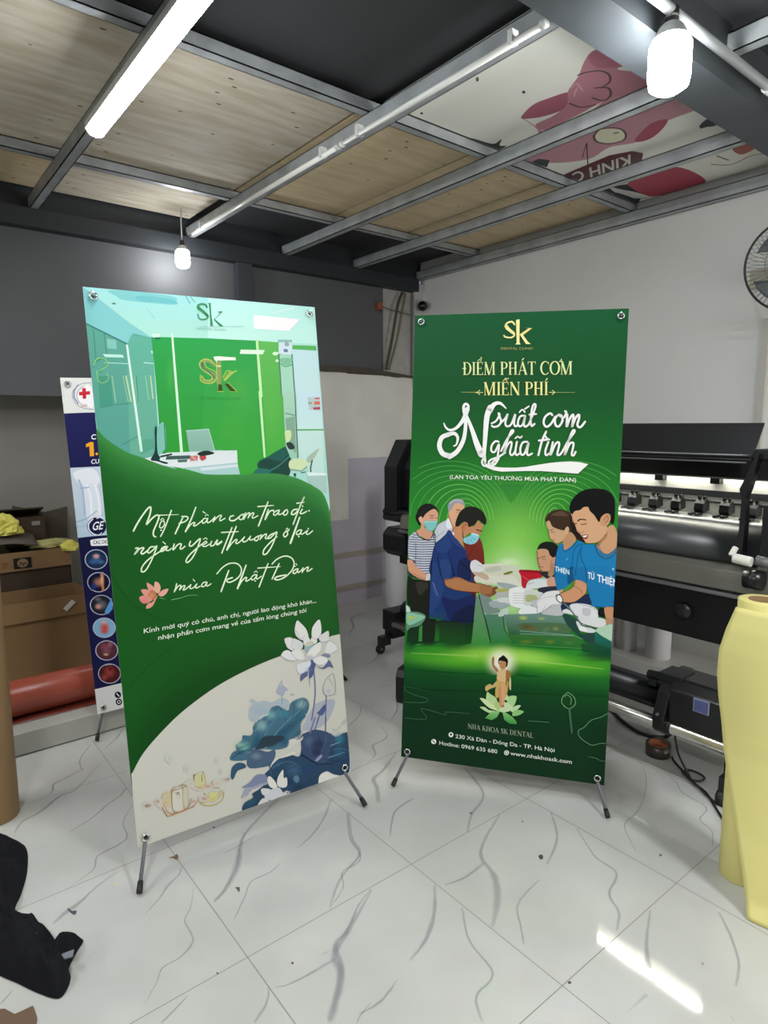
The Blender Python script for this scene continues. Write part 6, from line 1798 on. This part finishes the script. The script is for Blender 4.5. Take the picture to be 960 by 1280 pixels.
# black cloth in the lower left corner
out = [(-.96, -1.058), (-.917, -.991), (-.772, -1.008), (-.659, -1.045), (-.602, -1.07), (-.526, -1.064), (-.394, -1.005), (-.351, -.992), (-.347, -.939), (-.312, -.964), (-.268, -.994), (-.235, -.997), (-.201, -1.013), (-.185, -1.039), (-.238, -1.077), (-.303, -1.112), (-.353, -1.141), (-.426, -1.175), (-.62, -1.25), (-.85, -1.22)]
sm = catmull(out, True, 4); cb = MB(); cx, cy = -.50, -1.085; spine = [(-.90, -1.10), (-.75, -1.12), (-.62, -1.13), (-.5, -1.10), (-.4, -1.06), (-.3, -1.03), (-.26, -1.02)]
def near(p): return min(spine, key=lambda q: math.dist(p, q))
def cloth(u, v):
    i = u*len(sm); k = int(i) % len(sm); f = i-int(i); p = Vector(sm[k]).lerp(Vector(sm[(k+1) % len(sm)]), f)
    s_ = Vector((0, 0)); wsum = 0
    for q in spine:
        w_ = 1/(math.dist(p, q)**4+1e-5); s_ += Vector(q)*w_; wsum += w_
    c_ = s_/wsum; q = p.lerp(c_, v); ht = .062*math.sin(min(v*1.3, 1)*math.pi/2)
    ht *= 1+.75*noise.noise(Vector((q.x*9, q.y*9, 1)))+.35*(1-2*abs(noise.noise(Vector((q.x*16, q.y*22, 4)))))
    return (q.x+.5, q.y+1.08, .003+max(ht, 0))
cb.grid(cloth, 120, 14); co = cb.build('black_cloth', mat('black_cloth', '#0c0d12', .85, spec=.2, bump=.1, bump_scale=200)); co.location = (-.5, -1.08, 0)
tag(co, 'crumpled black cloth bag lying on the floor at the lower left', 'cloth')
tg = MB().prism([(0, 0), (.018, .008), (.03, .05), (.008, .058)], 'z', 0, .004).build('cloth_tag', mat('grey_tag', '#6c7078', .6)); tg.parent = co; tg.location = (.215, .045, .040)
scp = MB(); scp.prism([(-.30, -1.25), (-.235, -1.15), (-.202, -1.133), (-.20, -1.093), (-.157, -1.092), (-.10, -1.11), (-.12, -1.25)], 'z', .001, .006); so = scp.build('cardboard_scrap', mat('scrap_brown', '#5f4a38', .85)); tag(so, 'torn brown cardboard scrap on the floor in the bottom left corner', 'cardboard')
# black case behind the right banner
bc = empty('black_case', (-.93, .86, 0), R_(25), 'small black case on the floor half hidden behind the right banner', 'case')
MB().prism([(-.06, .0), (-.075, .03), (-.075, .15), (-.055, .185), (.06, .185), (.07, .16), (.07, .0)], 'x', -.10, .14).build('shell', blk, bc, bevel=.006)
MB().tube([(-.03, 0, .183), (-.02, 0, .205), (.06, 0, .205), (.07, 0, .183)], .006, 8).build('handle', blk2, bc)
# corner bits
bl = empty('wall_camera', (-2.60, 2.385, 2.43), 0, 'round black ball camera high in the corner above the right banner', 'camera')
MB().lathe([(.041*math.sin(math.pi*k/14), -.041*math.cos(math.pi*k/14)) for k in range(15)], n=24).build('ball', gloss, bl)
MB().tube([(0, .02, 0), (-.005, .05, .005)], .012, 10).build('mount', blk, bl)
MB().lathe([(0, -.037), (.006, -.036), (.007, -.033)], axis='y', n=10).build('lens', mat('lens', '#8a8c90', .1), bl)
cable('corner_strap', [(-2.68, 2.235, 2.53), (-2.665, 2.17, 2.42), (-2.66, 2.10, 2.12), (-2.66, 2.04, 1.90)], .011, 'dark olive strap hanging diagonally in the far corner', 'strap', mat('olive_strap', '#4c4636', .8))
cable('corner_strap', [(-2.68, 2.265, 2.53), (-2.665, 2.22, 2.38), (-2.66, 2.15, 2.12), (-2.66, 2.07, 1.90)], .010, 'pale tan strap hanging beside the dark one in the far corner', 'strap', mat('tan_strap', '#7c7462', .8))
cable('corner_wire', [(-2.69, 2.03, 2.40), (-2.68, 2.12, 2.38), (-2.68, 2.25, 2.37), (-2.685, 2.33, 2.36)], .004, 'thin grey wire crossing the straps in the far corner', 'wire', mat('grey_wire', '#5a5a58', .6))
pg = empty('wall_plug', (-2.72, 2.0, 2.40), 0, 'small orange-brown plug with hanging wires on the dark panel', 'plug')
MB().box(0, .04, -.022, .028, -.028, .028).build('body', mat('orange_plug', '#8c4a30', .5), pg, bevel=.004)
MB().tube([(.02, 0, -.028), (.025, .01, -.06), (.02, .03, -.05), (.02, .03, -.028)], .004, 6).build('wire', mat('grey_wire', '#5a5a58', .6), pg)
# wall fan
fc = Vector((.233, 2.20, 2.20)); fz = Vector((.55, -.83, -.05)).normalized()
fa = empty('wall_fan', (.10, 2.44, 2.18), 0, 'black wire wall fan on a beige bracket at the right edge', 'fan')
q = fz.to_track_quat('Z', 'Y').to_matrix().to_4x4(); MF = Matrix.Translation(fc-Vector(fa.location)) @ q
def ring(r, z, t_, n=48): return [MF @ Vector((r*math.cos(2*math.pi*k/n), r*math.sin(2*math.pi*k/n), z)) for k in range(n+1)]
g = MB(); g.tube(ring(.215, 0, .004), .0055, 8, caps=False); g.build('guard_rim', mat('black_enamel', '#151515', .35), fa)
gw = MB(); 
for k in range(60):
    a_ = 2*math.pi*k/60; c_, s_ = math.cos(a_), math.sin(a_)
    for sg in (1, -1): gw.tube([MF @ Vector((c_*r, s_*r, sg*z)) for r, z in ((.045, .055), (.12, .052), (.18, .035), (.215, 0))], .0011, 4, caps=False)
gw.tube(ring(.14, .048, 0), .0016, 6, caps=False); gw.build('guard_wires', mat('grey_wire_metal', '#7a7a78', .4, metal=.5), fa)
MB().lathe([(0, .06), (.045, .058), (.047, .05), (0, .05)], n=24, M=MF).build('badge', mat('badge', '#9a9a98', .3), fa)
MB().lathe([(0, -.16), (.05, -.155), (.06, -.12), (.06, -.06), (.03, -.05), (0, -.05)], n=24, M=MF).build('motor', mat('beige_plastic', '#b8b09c', .5), fa)
for k in range(3):
    a_ = 2*math.pi*k/3; bl_ = MB()
    bl_.grid(lambda u, v: tuple(MF @ Vector(((.03+.15*v)*math.cos(a_+(u-.5)*(.5+.9*v)), (.03+.15*v)*math.sin(a_+(u-.5)*(.5+.9*v)), -.01+.03*(u-.5)))), 8, 8); bl_.build('blade', mat('blade_grey', '#5a6064', .4, alpha=.9), fa, solid=.002)
br = MB(); br.box(-.16, -.02, -.03, .0, -.02, .07); br.box(-.06, .10, -.16, .0, -.015, .03); br.build('bracket', mat('beige_plastic', '#b8b09c', .5), fa, bevel=.006)
MB().tube([(.02, -.10, .0), fc-Vector(fa.location)-fz*.12], .014, 10).build('neck', mat('beige_plastic', '#b8b09c', .5), fa)
